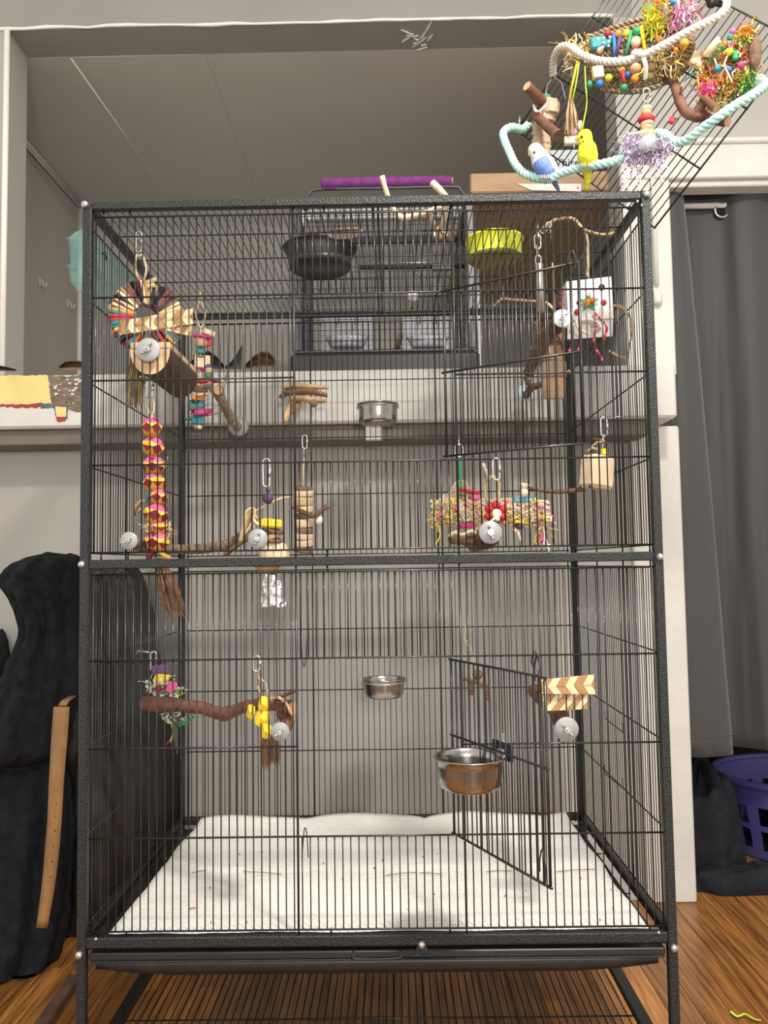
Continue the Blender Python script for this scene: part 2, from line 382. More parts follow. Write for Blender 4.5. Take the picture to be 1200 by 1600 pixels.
# painted joints and corner mouldings
rc = random.Random(11)
b = MB(); P = []
for i in range(41):
    x = -1.6+i*(XA-.003+1.6)/40; P.append(V((x, WY-.003, ALZ+.002+rc.uniform(-.0025, .0025))))
b.tube(P, [.004+rc.uniform(-.0012, .0012) for _ in P], 6); struct(b.build('trim_1', M['caulk']))
b = MB()
for (x0, y0, x1, y1) in ((XL+.006, WY+.1, XL+.006, 1.85),): b.tube([(x0, y0, ALZ-.008), (x1, y1, ALZ-.008)], .009, 6); b.tube([(x0+.003, y0, ALZ-.024), (x1+.003, y1, ALZ-.024)], .005, 6)
b.tube([(XL+.006, 1.842, LZ1), (XL+.006, 1.842, ALZ)], .011, 6); b.tube([(XL+.026, 1.846, LZ1), (XL+.026, 1.846, ALZ)], .006, 6); b.span((XR2-.028, 1.838, LZ1), (XR2, 1.86, ALZ-.004))
struct(b.build('trim_2', M['wallw']))
struct(MB().tube([(XJ, WY-.002, LZ1), (XJ, WY-.002, ALZ)], .008, 8).build('trim_3', M['caulk']))
# door casing: upright on the left, stepped head above the curtain
b = MB(); xc = at(969, 260, .778).x
zt, zb_ = at(1150, 214, .77).z, at(1150, 285, .77).z
b.span((xc, WY-.022, 0), (XD, WY-.0005, LZ0-.001), 0, .004); b.span((XD-.02, WY, 0), (XD, WY+.11, LZ0-.001)); b.span((xc, WY-.022, LZ1), (XD, WY-.0005, zt), 0, .004); struct(b.build('trim_4', M['white']))
b = MB(); b.span((xc-.002, WY-.026, zb_+.016), (2.4, WY-.0005, zt-.014), 0, .003); b.span((xc-.004, WY-.034, zt-.016), (2.4, WY-.0005, zt), 0, .004)
b.span((XD, WY-.010, zb_), (2.4, WY+.04, zb_+.017), 0, .003); struct(b.build('trim_5', M['white']))
# surface conduit down the casing, ending in a knob
cd_ = thing('wire_conduit', 'white painted cable conduit with a rounded end running down the door casing', 'conduit', at(1028, 470, WY-.026))
b = MB(); xk = at(1027, 460, WY-.03).x; b.tube([(xk, WY-.029, at(1027, 445, .77).z), (xk, WY-.029, zt-.03)], .0065, 8); b.build('conduit_pipe', M['white'], cd_)
b = MB(); k = V((xk, WY-.030, at(1027, 477, .77).z)); b.lathe([(.0001, 0), (.010, .002), (.013, .010), (.013, .028), (.009, .036), (.0001, .037)], Matrix.Translation(k), 14); b.build('conduit_end', M['white'], cd_)

# ------------------------------------------------------------------ ledge
lg = thing('ledge_board', 'thick white painted wooden ledge with chipped yellow and brown patch at its left', 'ledge', (0, .66, LZ0))
MB().span((-2.3, .66, LZ0), (XR, WY+.099, LZ1), 0, .006).build('board', M['white'], lg)
MB().span((XL-.1, WY+.099, LZ1-.06), (XR2, 1.855, LZ1-.002)).build('alcove_deck', M['wallw'], lg)
MB().span((-2.2, .684, at(300, 691, .684).z), (XA+.02, WY, LZ0-.001), 0, .002).build('apron', M['apron'], lg)
b = MB(); zz = at(320, 690, .68).z; b.span((at(330, 680, .68).x-.004, .6815, zz+.006), (at(330, 680, .68).x, .686, LZ0-.002)); b.build('apron_joint', M['cardd'], lg)
MB().span((at(571, 680, .675).x, .672, at(571, 688, .675).z), (at(597, 680, .675).x, .69, LZ0-.001), 0, .002).build('bracket_block', M['white'], lg)
def patch(name, pts, m, d, jag, seed):
    rd = random.Random(seed); out = []; n = len(pts)
    for i in range(n):
        a, c = pts[i], pts[(i+1) % n]; L = math.hypot(c[0]-a[0], c[1]-a[1]); k = max(1, int(L/4))
        for j in range(k):
            t = j/k; out.append((a[0]+(c[0]-a[0])*t+rd.uniform(-jag, jag), a[1]+(c[1]-a[1])*t+rd.uniform(-jag, jag)))
    MB().poly([at(x, y, .66-d) for x, y in out], (0, d, 0)).build(name, M[m], lg)
patch('red_edge', [(-60, 625), (82, 622), (84, 635), (60, 637), (-60, 636)], 'redp', .0006, 1.6, 2)
patch('slate_edge', [(62, 629), (86, 628), (88, 637), (64, 638)], 'greyp', .0009, 1, 8)
patch('yellow_patch', [(-60, 587), (78, 586), (75, 600), (77, 618), (81, 631), (64, 629), (40, 632), (-60, 631)], 'yellowp', .0012, .9, 3)
patch('brown_patch', [(76, 587), (104, 588), (141, 584), (140, 641), (120, 644), (104, 637), (86, 634), (80, 622), (77, 604)], 'brownp', .0016, 1.2, 4)
patch('slate_edge', [(84, 634), (106, 634), (105, 655), (88, 656)], 'greyp', .0019, .8, 5)
patch('yellow_patch', [(86, 635), (104, 636), (103, 651), (88, 652)], 'yellowp', .0024, .5, 6)
patch('red_edge', [(88, 652), (103, 651), (102, 658), (90, 659)], 'redp', .0024, .6, 7)
rd = random.Random(9); b = MB()
for i in range(34):
    x, y = rd.uniform(82, 128), rd.uniform(592, 632); e = rd.uniform(.7, 2.2)
    b.poly([at(x+math.cos(t)*e*1.6, y+math.sin(t)*e, .66-.0021) for t in (0, 1.2, 2.3, 3.4, 4.6, 5.5)], (0, .0006, 0))
stuff(b.build('paint_flecks', M['white'], lg))

# ================================================================== THE BIRD CAGE
H = .4625; D = .611; T = .0145
zTop = 1.4425; zMid = at(600, 868, 0).z; zBot = at(600, 1462, 0).z
cage = thing('bird_cage', 'tall dark grey hammered metal flight cage on a stand filled with toys', 'bird cage', (0, D/2, 0))
for sx in (-1, 1):
    for y0 in (0, D-T):
        MB().span((sx*H, y0, .045), (sx*(H-T), y0+T, zTop), 0, .0018).build('corner_post', M['iron'], cage)
def rails(z0, z1, name='rail', ins=T):
    for y0 in (0, D-T): MB().span((-H+T, y0+.0005, z0), (H-T, y0+T-.0005, z1), 0, .0015).build(name, M['iron'], cage)
    for sx in (-1, 1): MB().span((sx*(H-.0008), T, z0), (sx*(H-T+.0008), D-T, z1), 0, .0015).build(name, M['iron'], cage)
rails(zTop-T, zTop-.0003); rails(zMid-T, zMid); rails(zBot-.0155, zBot)
# bolts at the corners
bolt = MB().lathe([(.0001, -.0062), (.0032, -.0058), (.0052, -.004), (.0060, -.001), (.0060, .0006), (.0001, .0006)], Matrix.Rotation(-PI/2, 4, 'X'), 14)
bolt.tube([V((0, -.0064, 0)), V((0, -.0052, 0))], .0019, 6)
bm_ = bolt.mesh('bolt', M['zinc'])
for p in ((133, 320), (1010, 304), (128, 882), (1031, 870), (124, 1492), (1053, 1481)): inst('bolt', bm_, cage, at(p[0], p[1], -.0005))
for p in ((150, 1467), (1029, 1457), (996, 315), (1003, 321)): inst('bolt', bm_, cage, at(p[0], p[1], .003), None, (.45, .45, .45))
# wire panels
WS = .01268; RW = .00108
def wire(b, p, q, r=RW, n=5): b.tube([p, q], r, n)
zs = lambda ys: [at(600, y, .005).z for y in ys]
U = zs((331, 457, 587, 720, 857)); Lw = zs((892, 1027, 1165, 1306, 1452))
doorX0 = at(712, 600, 0).x; doorX1 = .372
ldX1 = at(459, 600, 0).x; ldX0 = at(157, 600, 0).x
def unit_wire(h): return MB().tube([(0, 0, 0), (0, 0, h)], RW, 6).mesh('wire', M['wire'])
def front_panel(Z, k0, k1, zr0, zr1, opening):
    b = MB(); x0, x1 = -H+T+.006, H-T-.004
    for i, z in enumerate(Z):
        for (xa, xb) in (((x0-.004, ldX1+.002), (doorX0-.002, x1+.004)) if i == 2 else ((x0-.004, x1+.004),)): wire(b, (xa, .0062, z), (xb, .0062, z), .0016, 6)
    for x in (x0, x1): wire(b, (x, .0062, Z[0]), (x, .0062, Z[-1]), .0016, 6)
    for x in (ldX0, ldX0+.043, ldX1, ldX1+.05, .115, doorX0, x1): # long stubs that reach the rails
        for (a, c) in ((zr1, Z[0]), (Z[-1], zr0)): wire(b, (x, .0085, a), (x, .0085, c), .0015, 6)
    for x in (ldX1, doorX0): wire(b, (x, .0068, Z[0]), (x, .0068, Z[-1]), .0019, 6)
    p = b.build('front_panel', M['wire'], cage)
    full = unit_wire(Z[0]-Z[-1]); top = unit_wire(Z[0]-Z[opening[0]]); low = unit_wire(Z[opening[1]]-Z[-1])
    n = int((x1-x0)/WS)
    for i in range(1, n+1):
        x = x0+i*(x1-x0)/(n+1)
        if ldX1+.004 < x < doorX0-.003:
            inst('wire', top, p, (x, .0085, Z[opening[0]])); inst('wire', low, p, (x, .0085, Z[-1]))
        else: inst('wire', full, p, (x, .0085, Z[-1]))
    return p
fp1 = front_panel(U, 0, 4, zMid, zTop-T, (1, 3)); fp2 = front_panel(Lw, 0, 4, zBot, zMid-T, (1, 3))
# sides, back and roof: the cross wires are the panel, the many uprights one joined part
def far_panel(name, p0, du, Lu, Zl, off):
    b = MB(); du = V(du)
    for z in Zl: wire(b, V(p0)+V((0, 0, z)), V(p0)+du*Lu+V((0, 0, z)), .0014)
    for t in (.004, Lu-.004): wire(b, V(p0)+du*t+V((0, 0, Zl[0])), V(p0)+du*t+V((0, 0, Zl[-1])), .0016)
    for t in (.004, Lu*.33, Lu*.66, Lu-.004):
        wire(b, V(p0)+du*t+V((0, 0, Zl[0]+.02)), V(p0)+du*t+V((0, 0, Zl[-1]-.02)), .0015)
    p = b.build(name, M['wire'], cage); b = MB(); n = int(Lu/WS)
    for i in range(1, n): wire(b, V(p0)+du*(i*Lu/n)+V(off)+V((0, 0, Zl[0])), V(p0)+du*(i*Lu/n)+V(off)+V((0, 0, Zl[-1])), .00085, 4)
    stuff(b.build('upright_wires', M['wire'], p)); return p
ZB = [U[0], at(600, 504, D).z, at(600, 594, D).z, at(600, 683, D).z, at(600, 771, D).z, U[-1]]
ZB2 = [Lw[0], at(600, 981, D).z, at(600, 1076, D).z, at(600, 1170, D).z, at(600, 1272, D).z]
zside = [at(128, 593, 0).z]
for sx in (-1, 1):
    sd = (0, 1, 0); x = sx*(H-.006)
    far_panel('side_panel', (x, T+.003, 0), sd, D-2*T-.006, [U[0]-.01, U[1], U[2], U[3], U[4]], (-sx*.002, 0, 0))
    far_panel('side_panel', (x, T+.003, 0), sd, D-2*T-.006, [Lw[0], Lw[1], Lw[2], Lw[3], Lw[4]], (-sx*.002, 0, 0))
far_panel('back_panel', (-H+T+.003, D-.006, 0), (1, 0, 0), 2*H-2*T-.006, ZB, (0, -.0022, 0))
far_panel('back_panel', (-H+T+.003, D-.006, 0), (1, 0, 0), 2*H-2*T-.006, ZB2, (0, -.0022, 0))
zR = zTop-.006; b = MB(); YR = [T+.004]+[atz(400, y, zR).y for y in (366, 404, 439, 467)]+[D-T-.003]
for y in YR: wire(b, (-H+T, y, zR), (H-T, y, zR), .0014)
for x in (.012, .02, doorX0): wire(b, (x, T, zR), (x, D-T, zR), .0017)
rp_ = b.build('roof_panel', M['wire'], cage); b = MB()
n = int((2*H-2*T)/WS)
for i in range(1, n): x = -H+T+i*(2*H-2*T)/n; wire(b, (x, T, zR+.0024), (x, D-T, zR+.0024), .00085, 4)
stuff(b.build('roof_wires', M['wire'], rp_))
# the two middle doors, swung open to the right (hinged on the right edge of the opening)
def door(hx, hy, dx, dy, L, Z, name='door'):
    d = V((dx, dy, 0)).normalized(); b = MB(); o = V((hx, hy, 0))
    for t in (0, L): wire(b, o+d*t+V((0, 0, Z[0])), o+d*t+V((0, 0, Z[-1])), .0021, 6)
    for z in Z: wire(b, o+d*-.006+V((0, 0, z)), o+d*(L+.003)+V((0, 0, z)), .0019, 6)
    q = L-.012; wire(b, o+d*q+V((0, 0, Z[0]+.008)), o+d*q+V((0, 0, Z[-1])), .0017, 6)
    p = b.build(name, M['wire'], cage); uw = unit_wire(Z[0]-Z[-1]); n = int(L/WS)
    for i in range(1, n): inst('wire', uw, p, o+d*(i*L/n)+V((0, .0022, Z[-1])))
    return p, o, d
def latch(p, c, d, h=.03):
    b = MB(); c = V(c); n_ = V((d.y, -d.x, 0)); q = n_*.004
    b.tube(smooth_path([c+q, c+q+V((0, 0, h*.5)), c+q+d*.006+V((0, 0, h)), c+q+d*.011+V((0, 0, h*.5)), c+q+d*.011-V((0, 0, h*.3)), c+q+d*.005-V((0, 0, h*.42))], 4), .0011, 5)
    b.build('latch', M['wire'], p)
hx = at(707, 1160, 0).x; fr = at(856, 1240, -.215); dv = fr-V((hx, 0, 0))
dr2, o2, d2 = door(hx, -.001, dv.x, dv.y, math.hypot(dv.x, dv.y), [Lw[1]-.004, Lw[1]-.44*(Lw[1]-Lw[3]), Lw[3]+.004]); Ld2 = math.hypot(dv.x, dv.y)
latch(dr2, o2+d2*(Ld2-.016)+V((0, 0, Lw[1]-.01)), d2, .035); latch(dr2, o2+d2*(Ld2-.016)+V((0, 0, Lw[3]+.02)), d2, .03)
fr = at(908, 560, -.118); dv = fr-V((hx, 0, 0)); Ld1 = math.hypot(dv.x, dv.y)
dr1, o1, d1 = door(hx, -.001, dv.x, dv.y, Ld1, [U[1]-.002, U[2]+.002, U[3]+.005])
latch(dr1, o1+d1*(Ld1-.014)+V((0, 0, U[1]-.004)), d1, .02)
b = MB(); b.tube(smooth_path([at(833, 1042, -.002), at(830, 1032, -.002), at(834, 1019, -.004), at(838, 1021, -.003), at(842, 1036, -.002)], 4), .0012, 5); b.build('latch', M['wire'], fp2)
for px, py in ((477, 1300), (475, 1034)):
    b = MB(); b.tube(smooth_path([at(px-5, py+(40 if py > 1200 else -40), .004), at(px-2, py, .002), at(px, py-6 if py > 1200 else py+8, .001), at(px+2, py, .002), at(px+5, py+(40 if py > 1200 else -40), .004)], 4), .0009, 5); b.build('latch', M['wire'], fp2)
# small hinged flaps on the right-hand side panel
for (px, py, w_) in ((945, 1108, 28), (945, 1195, 28)):
    a, c = atx(px, py, H-.010), atx(px+w_, py+w_*.75, H-.010); b = MB()
    b.tube([a, a-V((0, 0, .018)), c-V((0, 0, .018)), c], .0011, 5); b.build('hinge_wire', M['wire'], cage)
# tray, its lip and handle, the grate over it, and the low shelf of the stand
zl = at(600, 1487, 0).z; zt_ = at(600, 1500, 0).z; zu = at(600, 1522, 0).z
b = MB(); b.span((-H+.018, .004, zt_), (H-.018, D-.02, zl), 0, .002); b.build('tray', M['tray'], cage)
prof = []; b = MB(); n = 14; P = []
for i in range(n+1):
    x = -H+.03+(2*H-.06)*i/n; e = .010*max(0, abs(i/n*2-1)-.78)/.22; P.append([(x, .003, zt_+.001), (x, .001, zt_-.004), (x, .004, zu+e), (x, .03, zu+e-.001), (x, .5, zu+e), (x, .56, zt_)])
b.grid(P, 0, True, .002); b.build('tray_pan', M['tray'], cage)
MB().span((-H+.02, .0005, zt_-.0012), (H-.02, .005, zt_+.0012), 0, .0006).build('tray_lip', M['iron'], cage)
a, c = at(553, 1489, -.002), at(626, 1488, -.002); b = MB()
b.tube(smooth_path([a+V((0, .005, .004)), a+V((0, -.004, 0)), a+V((.004, -.006, -.006)), c+V((-.004, -.006, -.006)), c+V((0, -.004, 0)), c+V((0, .005, .004))], 4), .0014, 6); b.build('tray_handle', M['wire'], cage)
b = MB(); c = at(659, 1474, -.001); b.poly([c+V(p) for p in ((-.011, 0, -.018), (.011, 0, -.018), (.005, 0, .005), (-.005, 0, .005))], (0, .002, 0)); b.build('tray_tab', M['iron'], cage); inst('bolt', bm_, cage, c+V((0, -.001, -.001)))
b = MB(); zg = at(600, 1483, 0).z
for y in (.012, .2, .4, .58): wire(b, (-H+T, y, zg), (H-T, y, zg), .0013)
for i in range(1, n_g := 50): x = -H+T+i*(2*H-2*T)/n_g; wire(b, (x, .01, zg+.002), (x, D-T, zg+.002), .0012, 4)
stuff(b.build('floor_grate', M['iron'], cage))
zs_ = .092
for sx in (-1, 1): MB().span((sx*.425, T, zs_-.012), (sx*.447, D-T, zs_), 0, .002).build('shelf_rail', M['iron'], cage)
for y0 in (0, D-T): MB().span((-H+T, y0, zs_-.012), (H-T, y0+T, zs_), 0, .002).build('shelf_rail', M['iron'], cage)
b = MB()
for y in (.117, .35): wire(b, (-.425, y, zs_-.004), (.425, y, zs_-.004), .0016)
for i in range(1, 66): x = -.425+i*.85/66; wire(b, (x, T, zs_-.002), (x, D-T, zs_-.002), .0012, 4)
stuff(b.build('shelf_grate', M['wire'], cage))
for sx in (-1, 1):
    for y in (T/2, D-T/2):
        b = MB(); b.lathe([(.0001, -.008), (.019, -.008), (.022, -.004), (.022, .004), (.019, .008), (.0001, .008)], Matrix.Translation((sx*(H-T/2), y+.012, .0222)) @ Matrix.Rotation(PI/2, 4, 'Y'), 16)
        b.build('caster_wheel', M['tray'], cage); b = MB(); b.tube([(sx*(H-T/2), y, .06), (sx*(H-T/2), y+.006, .04)], .006, 8); b.box((sx*(H-T/2)-.011, y+.010, .034), (.003, .02, .028)); b.box((sx*(H-T/2)+.011, y+.010, .034), (.003, .02, .028)); b.box((sx*(H-T/2), y+.008, .047), (.025, .02, .004)); b.build('caster_fork', M['zinc'], cage)
# paper liner with a curled, scalloped back edge
lin = thing('paper_liner', 'white textured paper liner spread over the cage floor with curled back edge', 'cage liner', (0, .3, zBot))
zp = zBot-.004; P = []; na, nb = 46, 70
for i in range(na+1):
    v = i/na; row = []
    for j in range(nb+1):
        u = j/nb; xl = -.418+.010*v+.005*noise.noise(V((v*5, 1, 2))); xr = .424-.008*v+.006*noise.noise(V((v*5, 7, 2)))
        x = xl+(xr-xl)*u; y = .018+v*(.565+.008*math.sin(u*PI*6.2+.6))
        z = zp+.0022*noise.noise(V((x*9, y*9, 0)))+.0015*abs(noise.noise(V((x*30, y*30, 4))))
        z += max(0, v-.9)/.1*.012*abs(math.sin(u*PI*3.1+.3))**.6+.004*math.exp(-((v-.48)/.02)**2)*(.5+noise.noise(V((u*9, 3, 3))))
        row.append((x, y, z+.003))
    P.append(row)
b = MB(); b.grid(P, 0, True, .0007); b.build('paper_sheet', M['paper'], lin)
rd = random.Random(21); b = MB()
for i in range(26):
    p = atz(rd.uniform(240, 960), rd.uniform(1330, 1450), zp+.0062); b.ball(p, rd.uniform(.0008, .0018), 6)
stuff(b.build('crumbs', M['cardd'], lin))
b = MB(); p = atz(296, 1420, zp+.007); b.tube([p, p+V((.005, 0, .001)), p+V((.009, .004, 0))], .001, 4); b.build('red_scrap', M['red'], lin)
for (a, c) in (((602, 1368), (650, 1363)), ((655, 1364), (690, 1366)), ((760, 1362), (800, 1361)), ((300, 1364), (322, 1360)), ((870, 1362), (930, 1358)), ((380, 1362), (440, 1366))):
    b = MB(); p, q = atz(a[0], a[1], zp+.0068), atz(c[0], c[1], zp+.0068); b.tube([p, p.lerp(q, .5)+V((0, 0, .0012)), q], .0007, 4); b.build('crease_slit', M['cardd'], lin)

# ================================================================== THINGS AROUND THE CAGE
def text_part(name, txt, size, m, parent, loc, R=None, depth=.0004):
    cu = bpy.data.curves.new('lettering', 'FONT'); cu.body = txt; cu.size = size; cu.extrude = depth; cu.align_x = 'CENTER'; cu.align_y = 'CENTER'
    t = bpy.data.objects.new('lettering', cu); COL.objects.link(t); dg = bpy.context.evaluated_depsgraph_get()
    me = bpy.data.meshes.new_from_object(t.evaluated_get(dg)); bpy.data.objects.remove(t); me.materials.clear(); me.materials.append(M[m])
    return inst(name, me, parent, loc, R if R is not None else RX(PI/2))
# wall hooks on the alcove's left wall
for (px, py), wd in zip(((14, 402), (62, 440), (106, 474)), ('nearest to the jamb', 'middle one of three', 'nearest to the rear corner')):
    p = atx(px, py, XL+.001); h = thing('wall_hook', 'small white hook on the grey left alcove wall, '+wd, 'hook', p, 'hooks on the alcove wall')
    MB().box(p+V((.001, 0, 0)), (.002, .016, .030), None, 0, .0008).build('hook_plate', M['white'], h)
    MB().tube(smooth_path([p+V((.002, 0, .006)), p+V((.012, 0, -.002)), p+V((.013, 0, -.014)), p+V((.022, 0, -.016)), p+V((.026, 0, -.004))], 4), .0026, 6).build('hook_prong', M['white'], h)
# wooden wall shelf in the alcove
sY = .90; sx0, sx1 = at(735, 285, sY).x, at(912, 290, sY).x; sz0, sz1 = at(800, 300, sY).z, at(800, 269, sY).z
sh = thing('wall_shelf', 'pine board shelf fixed high in the alcove above the cage', 'shelf', ((sx0+sx1)/2, 1.3, sz0))
MB().span((sx0, sY, sz0), (sx1+.10, 1.855, sz1), 0, .004).build('shelf_board', M['shelfw'], sh)
for i in range(4): x = sx0+(sx1+.1-sx0)*(i+.5)/4; MB().span((x-.048, sY+.02, sz0-.004), (x+.048, 1.85, sz0), 0, .001).build('plank', M['shelfw'], sh)
b = MB(); b.poly([at(808, 287, sY-.003), at(908, 287, sY-.003), at(908, 299, sY-.003), at(830, 297, sY-.003)], (0, .0029, 0)); b.build('metal_strip', M['offw'], sh)
inst('screw', bm_, sh, at(903, 293, sY-.004), None, (.5, .5, .5))
MB().span((XR2-.03, 1.2, sz0-.20), (XR2-.001, 1.855, sz0-.004), 0, .003).build('side_cleat', M['shelfw'], sh)
c = at(882, 249, .94); sg = thing('name_card', 'pale blue card lettered White standing on the pine shelf behind the blue bird', 'sign', V((c.x, .94, sz1)))
b = MB(); hw = S(23, .94); b.span((c.x-hw, .94, sz1), (c.x+hw, .946, at(882, 234, .94).z), 0, .0008); b.span((c.x-hw*.5, .945, sz1), (c.x+hw*.5, .97, sz1+.003)); b.build('card', M['signb'], sg)
text_part('lettering', 'White', S(19, .94), 'ink', sg, V((c.x, .9395, (sz1+at(882, 234, .94).z)/2+S(1, .94))))
# white frame standing behind the small cage
fY = 1.30; x0, x1 = at(462, 500, fY).x, at(751, 500, fY).x; z1 = at(740, 322, fY).z
fm = thing('picture_frame', 'empty white wooden frame standing behind the small grey cage', 'frame', ((x0+x1)/2, fY, LZ1)); tk = S(17, fY)
for nm, a, c in (('stile', (x0, fY, LZ1), (x0+tk, fY+.02, z1)), ('stile', (x1-tk, fY, LZ1), (x1, fY+.02, z1)), ('frame_rail', (x0+tk, fY, z1-tk), (x1-tk, fY+.02, z1)), ('frame_rail', (x0+tk, fY, LZ1), (x1-tk, fY+.02, LZ1+tk))):
    MB().span(a, c, 0, .002).build(nm, M['white'], fm)
# small travel cage on the ledge
cy = .845; cY2 = 1.14; x0, x1 = at(456, 560, cy).x, at(747, 560, cy).x; zt = at(600, 306, cy).z; zb0 = LZ1; ztr = at(600, 547, cy).z
sc_ = thing('travel_cage', 'small grey wire travel cage standing on the white ledge behind the big cage', 'bird cage', ((x0+x1)/2, cy, LZ1))
b = MB(); b.span((x0-.004, cy-.012, zb0+.0005), (x1+.004, cY2+.01, ztr-.006), 0, .01); b.build('base_tray', M['blk'], sc_)
b = MB(); b.span((x0+.006, cy-.006, ztr-.006), (x1-.006, cY2, ztr), 0, .002); b.build('tray_rim', M['scage'], sc_)
pw = S(17, cy)
for x in (x0, x1-pw):
    for y in (cy, cY2-pw): MB().span((x, y, ztr-.002), (x+pw, y+pw, zt), 0, .006).build('corner_post', M['scage'], sc_)
for y in (cy+.002, cY2-pw+.002): MB().span((x0+pw, y, zt-.022), (x1-pw, y+.014, zt), 0, .003).build('top_rail', M['scage'], sc_)
for x in (x0+.002, x1-pw+.002): MB().span((x, cy+pw, zt-.022), (x+.014, cY2-pw, zt), 0, .003).build('top_rail', M['scage'], sc_)
def gridpanel(o, u, v, nu, nv, r, name, par):
    b = MB(); o, u, v = V(o), V(u), V(v)
    for i in range(nu+1): b.tube([o+u*(i/nu), o+u*(i/nu)+v], r, 4)
    for j in range(nv+1): b.tube([o+v*(j/nv), o+v*(j/nv)+u], r, 4)
    return stuff(b.build(name, M['wire'], par))
gx0, gx1 = x0+pw, x1-pw; gh = zt-.022-ztr
gridpanel((gx0, cy+.005, ztr), (gx1-gx0, 0, 0), (0, 0, gh), 30, 14, .0009, 'front_wires', sc_)
gridpanel((gx0, cY2-.006, ztr), (gx1-gx0, 0, 0), (0, 0, gh), 30, 5, .0009, 'back_wires', sc_)
for x in (x0+.006, x1-.006): gridpanel((x, cy+pw, ztr), (0, cY2-cy-2*pw, 0), (0, 0, gh), 16, 8, .0009, 'side_wires', sc_)
gridpanel((x0+pw, cy+.01, zt-.006), (gx1-gx0, 0, 0), (0, cY2-cy-.02, 0), 30, 4, .0009, 'roof_wires', sc_)
b = MB(); yA = (cy+cY2)/2-.09; b.tube(smooth_path([at(476, 316, yA), at(484, 302, yA), at(500, 296, yA), at(600, 294, yA), at(706, 292, yA), at(720, 298, yA), at(731, 312, yA)], 6), .005, 8); b.build('carry_handle', M['scage'], sc_)
for px in (478, 729):
    p = at(px, 314, yA); MB().tube([p, V((p.x, p.y, zt-.01))], .006, 8).build('handle_post', M['scage'], sc_)
for (xa, xb) in ((503, 582), (630, 707)):
    yy = cy+.022; a, c = at(xa, 548, yy), at(xb, 494, yy); a.z = max(a.z, ztr+.001)
    dd = thing_p = MB(); dd.span((a.x, yy, a.z), (c.x, yy+.003, c.z), 0, .001); fd = dd.build('feeder_door', M['greypl'], sc_)
    b = MB(); xm = (a.x+c.x)/2; w2 = (c.x-a.x)*.42; P = []
    for i in range(9):
        t = PI*i/8; P.append([(xm+w2*math.cos(t), yy+.002, a.z+.012+.030*q) for q in (0, 1)]); 
    P = []
    for q in (0, .3, .7, 1):
        P.append([(xm+w2*math.cos(PI*i/12)*(.72+.28*q), yy-.001-math.sin(PI*i/12)*.018*(.6+.4*q), a.z+.006+.030*q) for i in range(13)])
    b.grid(P, 0, True, .0012); b.build('feeder_cup', M['greypl'], fd)
    b = MB()
    for s_ in (-.45, .45): p = V((xm+w2*s_, yy-.020, c.z-.014)); b.tube(smooth_path([p+V((-.003, 0, -.012)), p+V((-.004, 0, .006)), p+V((.004, 0, .006)), p+V((.003, 0, -.012))], 3), .0017, 5)
    b.build('feeder_clip', M['wire'], fd)
a, c = at(562, 418, 1.0), at(726, 416, 1.0); MB().tube([a, c], .007, 8).build('plastic_perch', M['blk'], sc_); MB().tube([a+V((.0, 0, .012)), c+V((0, 0, .012))], .002, 6).build('perch_wire', M['zinc'], sc_)
for px in (690,): p = at(px, 418, .99); MB().span((p.x-.028, p.y-.006, p.z-.009), (p.x+.028, p.y+.006, p.z+.012), 0, .002).build('perch_bracket', M['blk'], sc_)
pr = thing('ball_perch', 'slanting dark perch tipped with a white ball inside the small grey cage', 'perch', at(619, 546, .95))
b = MB(); branch(b, [at(619, 546, .95), at(630, 512, .95), at(643, 474, .95)], [.0085, .0085, .0085], 8, 5, 3); b.build('perch_rod', [M['barkg'], M['cut']], pr)
MB().ball(at(645, 463, .95), S(9.5, .95), 14).build('perch_ball', M['offw'], pr)
dw = thing('wrapped_dowel', 'purple fabric wrapped dowel perch lying across the small cage handle', 'perch', at(604, 286, yA))
b = MB(); a, c = at(502, 286, yA), at(705, 283, yA); P = [a.lerp(c, i/40) for i in range(41)]
b.tube(P, [S(8.3, yA)*(1+.05*math.sin(i*2.4)) for i in range(41)], 12); b.build('dowel_wrap', M['purplew'], dw)
MB().tube([c, c+V((.004, 0, 0))], S(6, yA), 12).build('dowel_end', M['cut'], dw)
b = MB(); p = at(512, 295, yA-.008); b.tube(smooth_path([p+V((-.014, 0, .004)), p, p+V((.022, 0, .001))], 5), .0035, 6, sq=(1, .5)); b.build('loose_fold', M['purplew'], dw)
# dry leaves and brown paper along the ledge front
def sheet(name, label, cat, pts_rows, m, th=.0012):
    o = thing(name, label, cat, V(pts_rows[0][0])); b = MB(); b.grid([[V(p) for p in r] for r in pts_rows], 0, True, th); b.build('sheet', M[m], o); return o
def curl(pxs, pys_bot, pys_top, Y0, dY, n=7):
    rows = []
    for i in range(len(pxs)):
        r = []
        for j in range(n):
            t = j/(n-1); p = at(pxs[i], pys_bot[i]+(pys_top[i]-pys_bot[i])*t, Y0+dY*math.sin(t*PI*.9)); r.append(p)
        rows.append(r)
    return rows
sheet('dry_leaf', 'dark curled dry leaf on the ledge beside the brown paper', 'leaf', curl([296, 312, 326, 338, 350], [577]*5, [566, 552, 548, 556, 570], .70, .05), 'leafd')
sheet('dry_leaf', 'pointed grey dry leaf standing upright on the ledge', 'leaf', curl([352, 360, 368, 374, 378], [577]*5, [572, 566, 556, 545, 538], .69, .03), 'leafd')
sheet('brown_paper', 'folded brown paper scrap on the ledge left of the small cage', 'paper', curl([384, 396, 408, 420, 431], [577]*5, [568, 556, 549, 549, 562], .69, .07), 'kraft')
sheet('paper_roll', 'curled brown paper roll on the ledge left of the cage corner', 'paper', curl([92, 100, 110, 122, 136], [578]*5, [572, 565, 563, 563, 566], .69, .06), 'kraft')
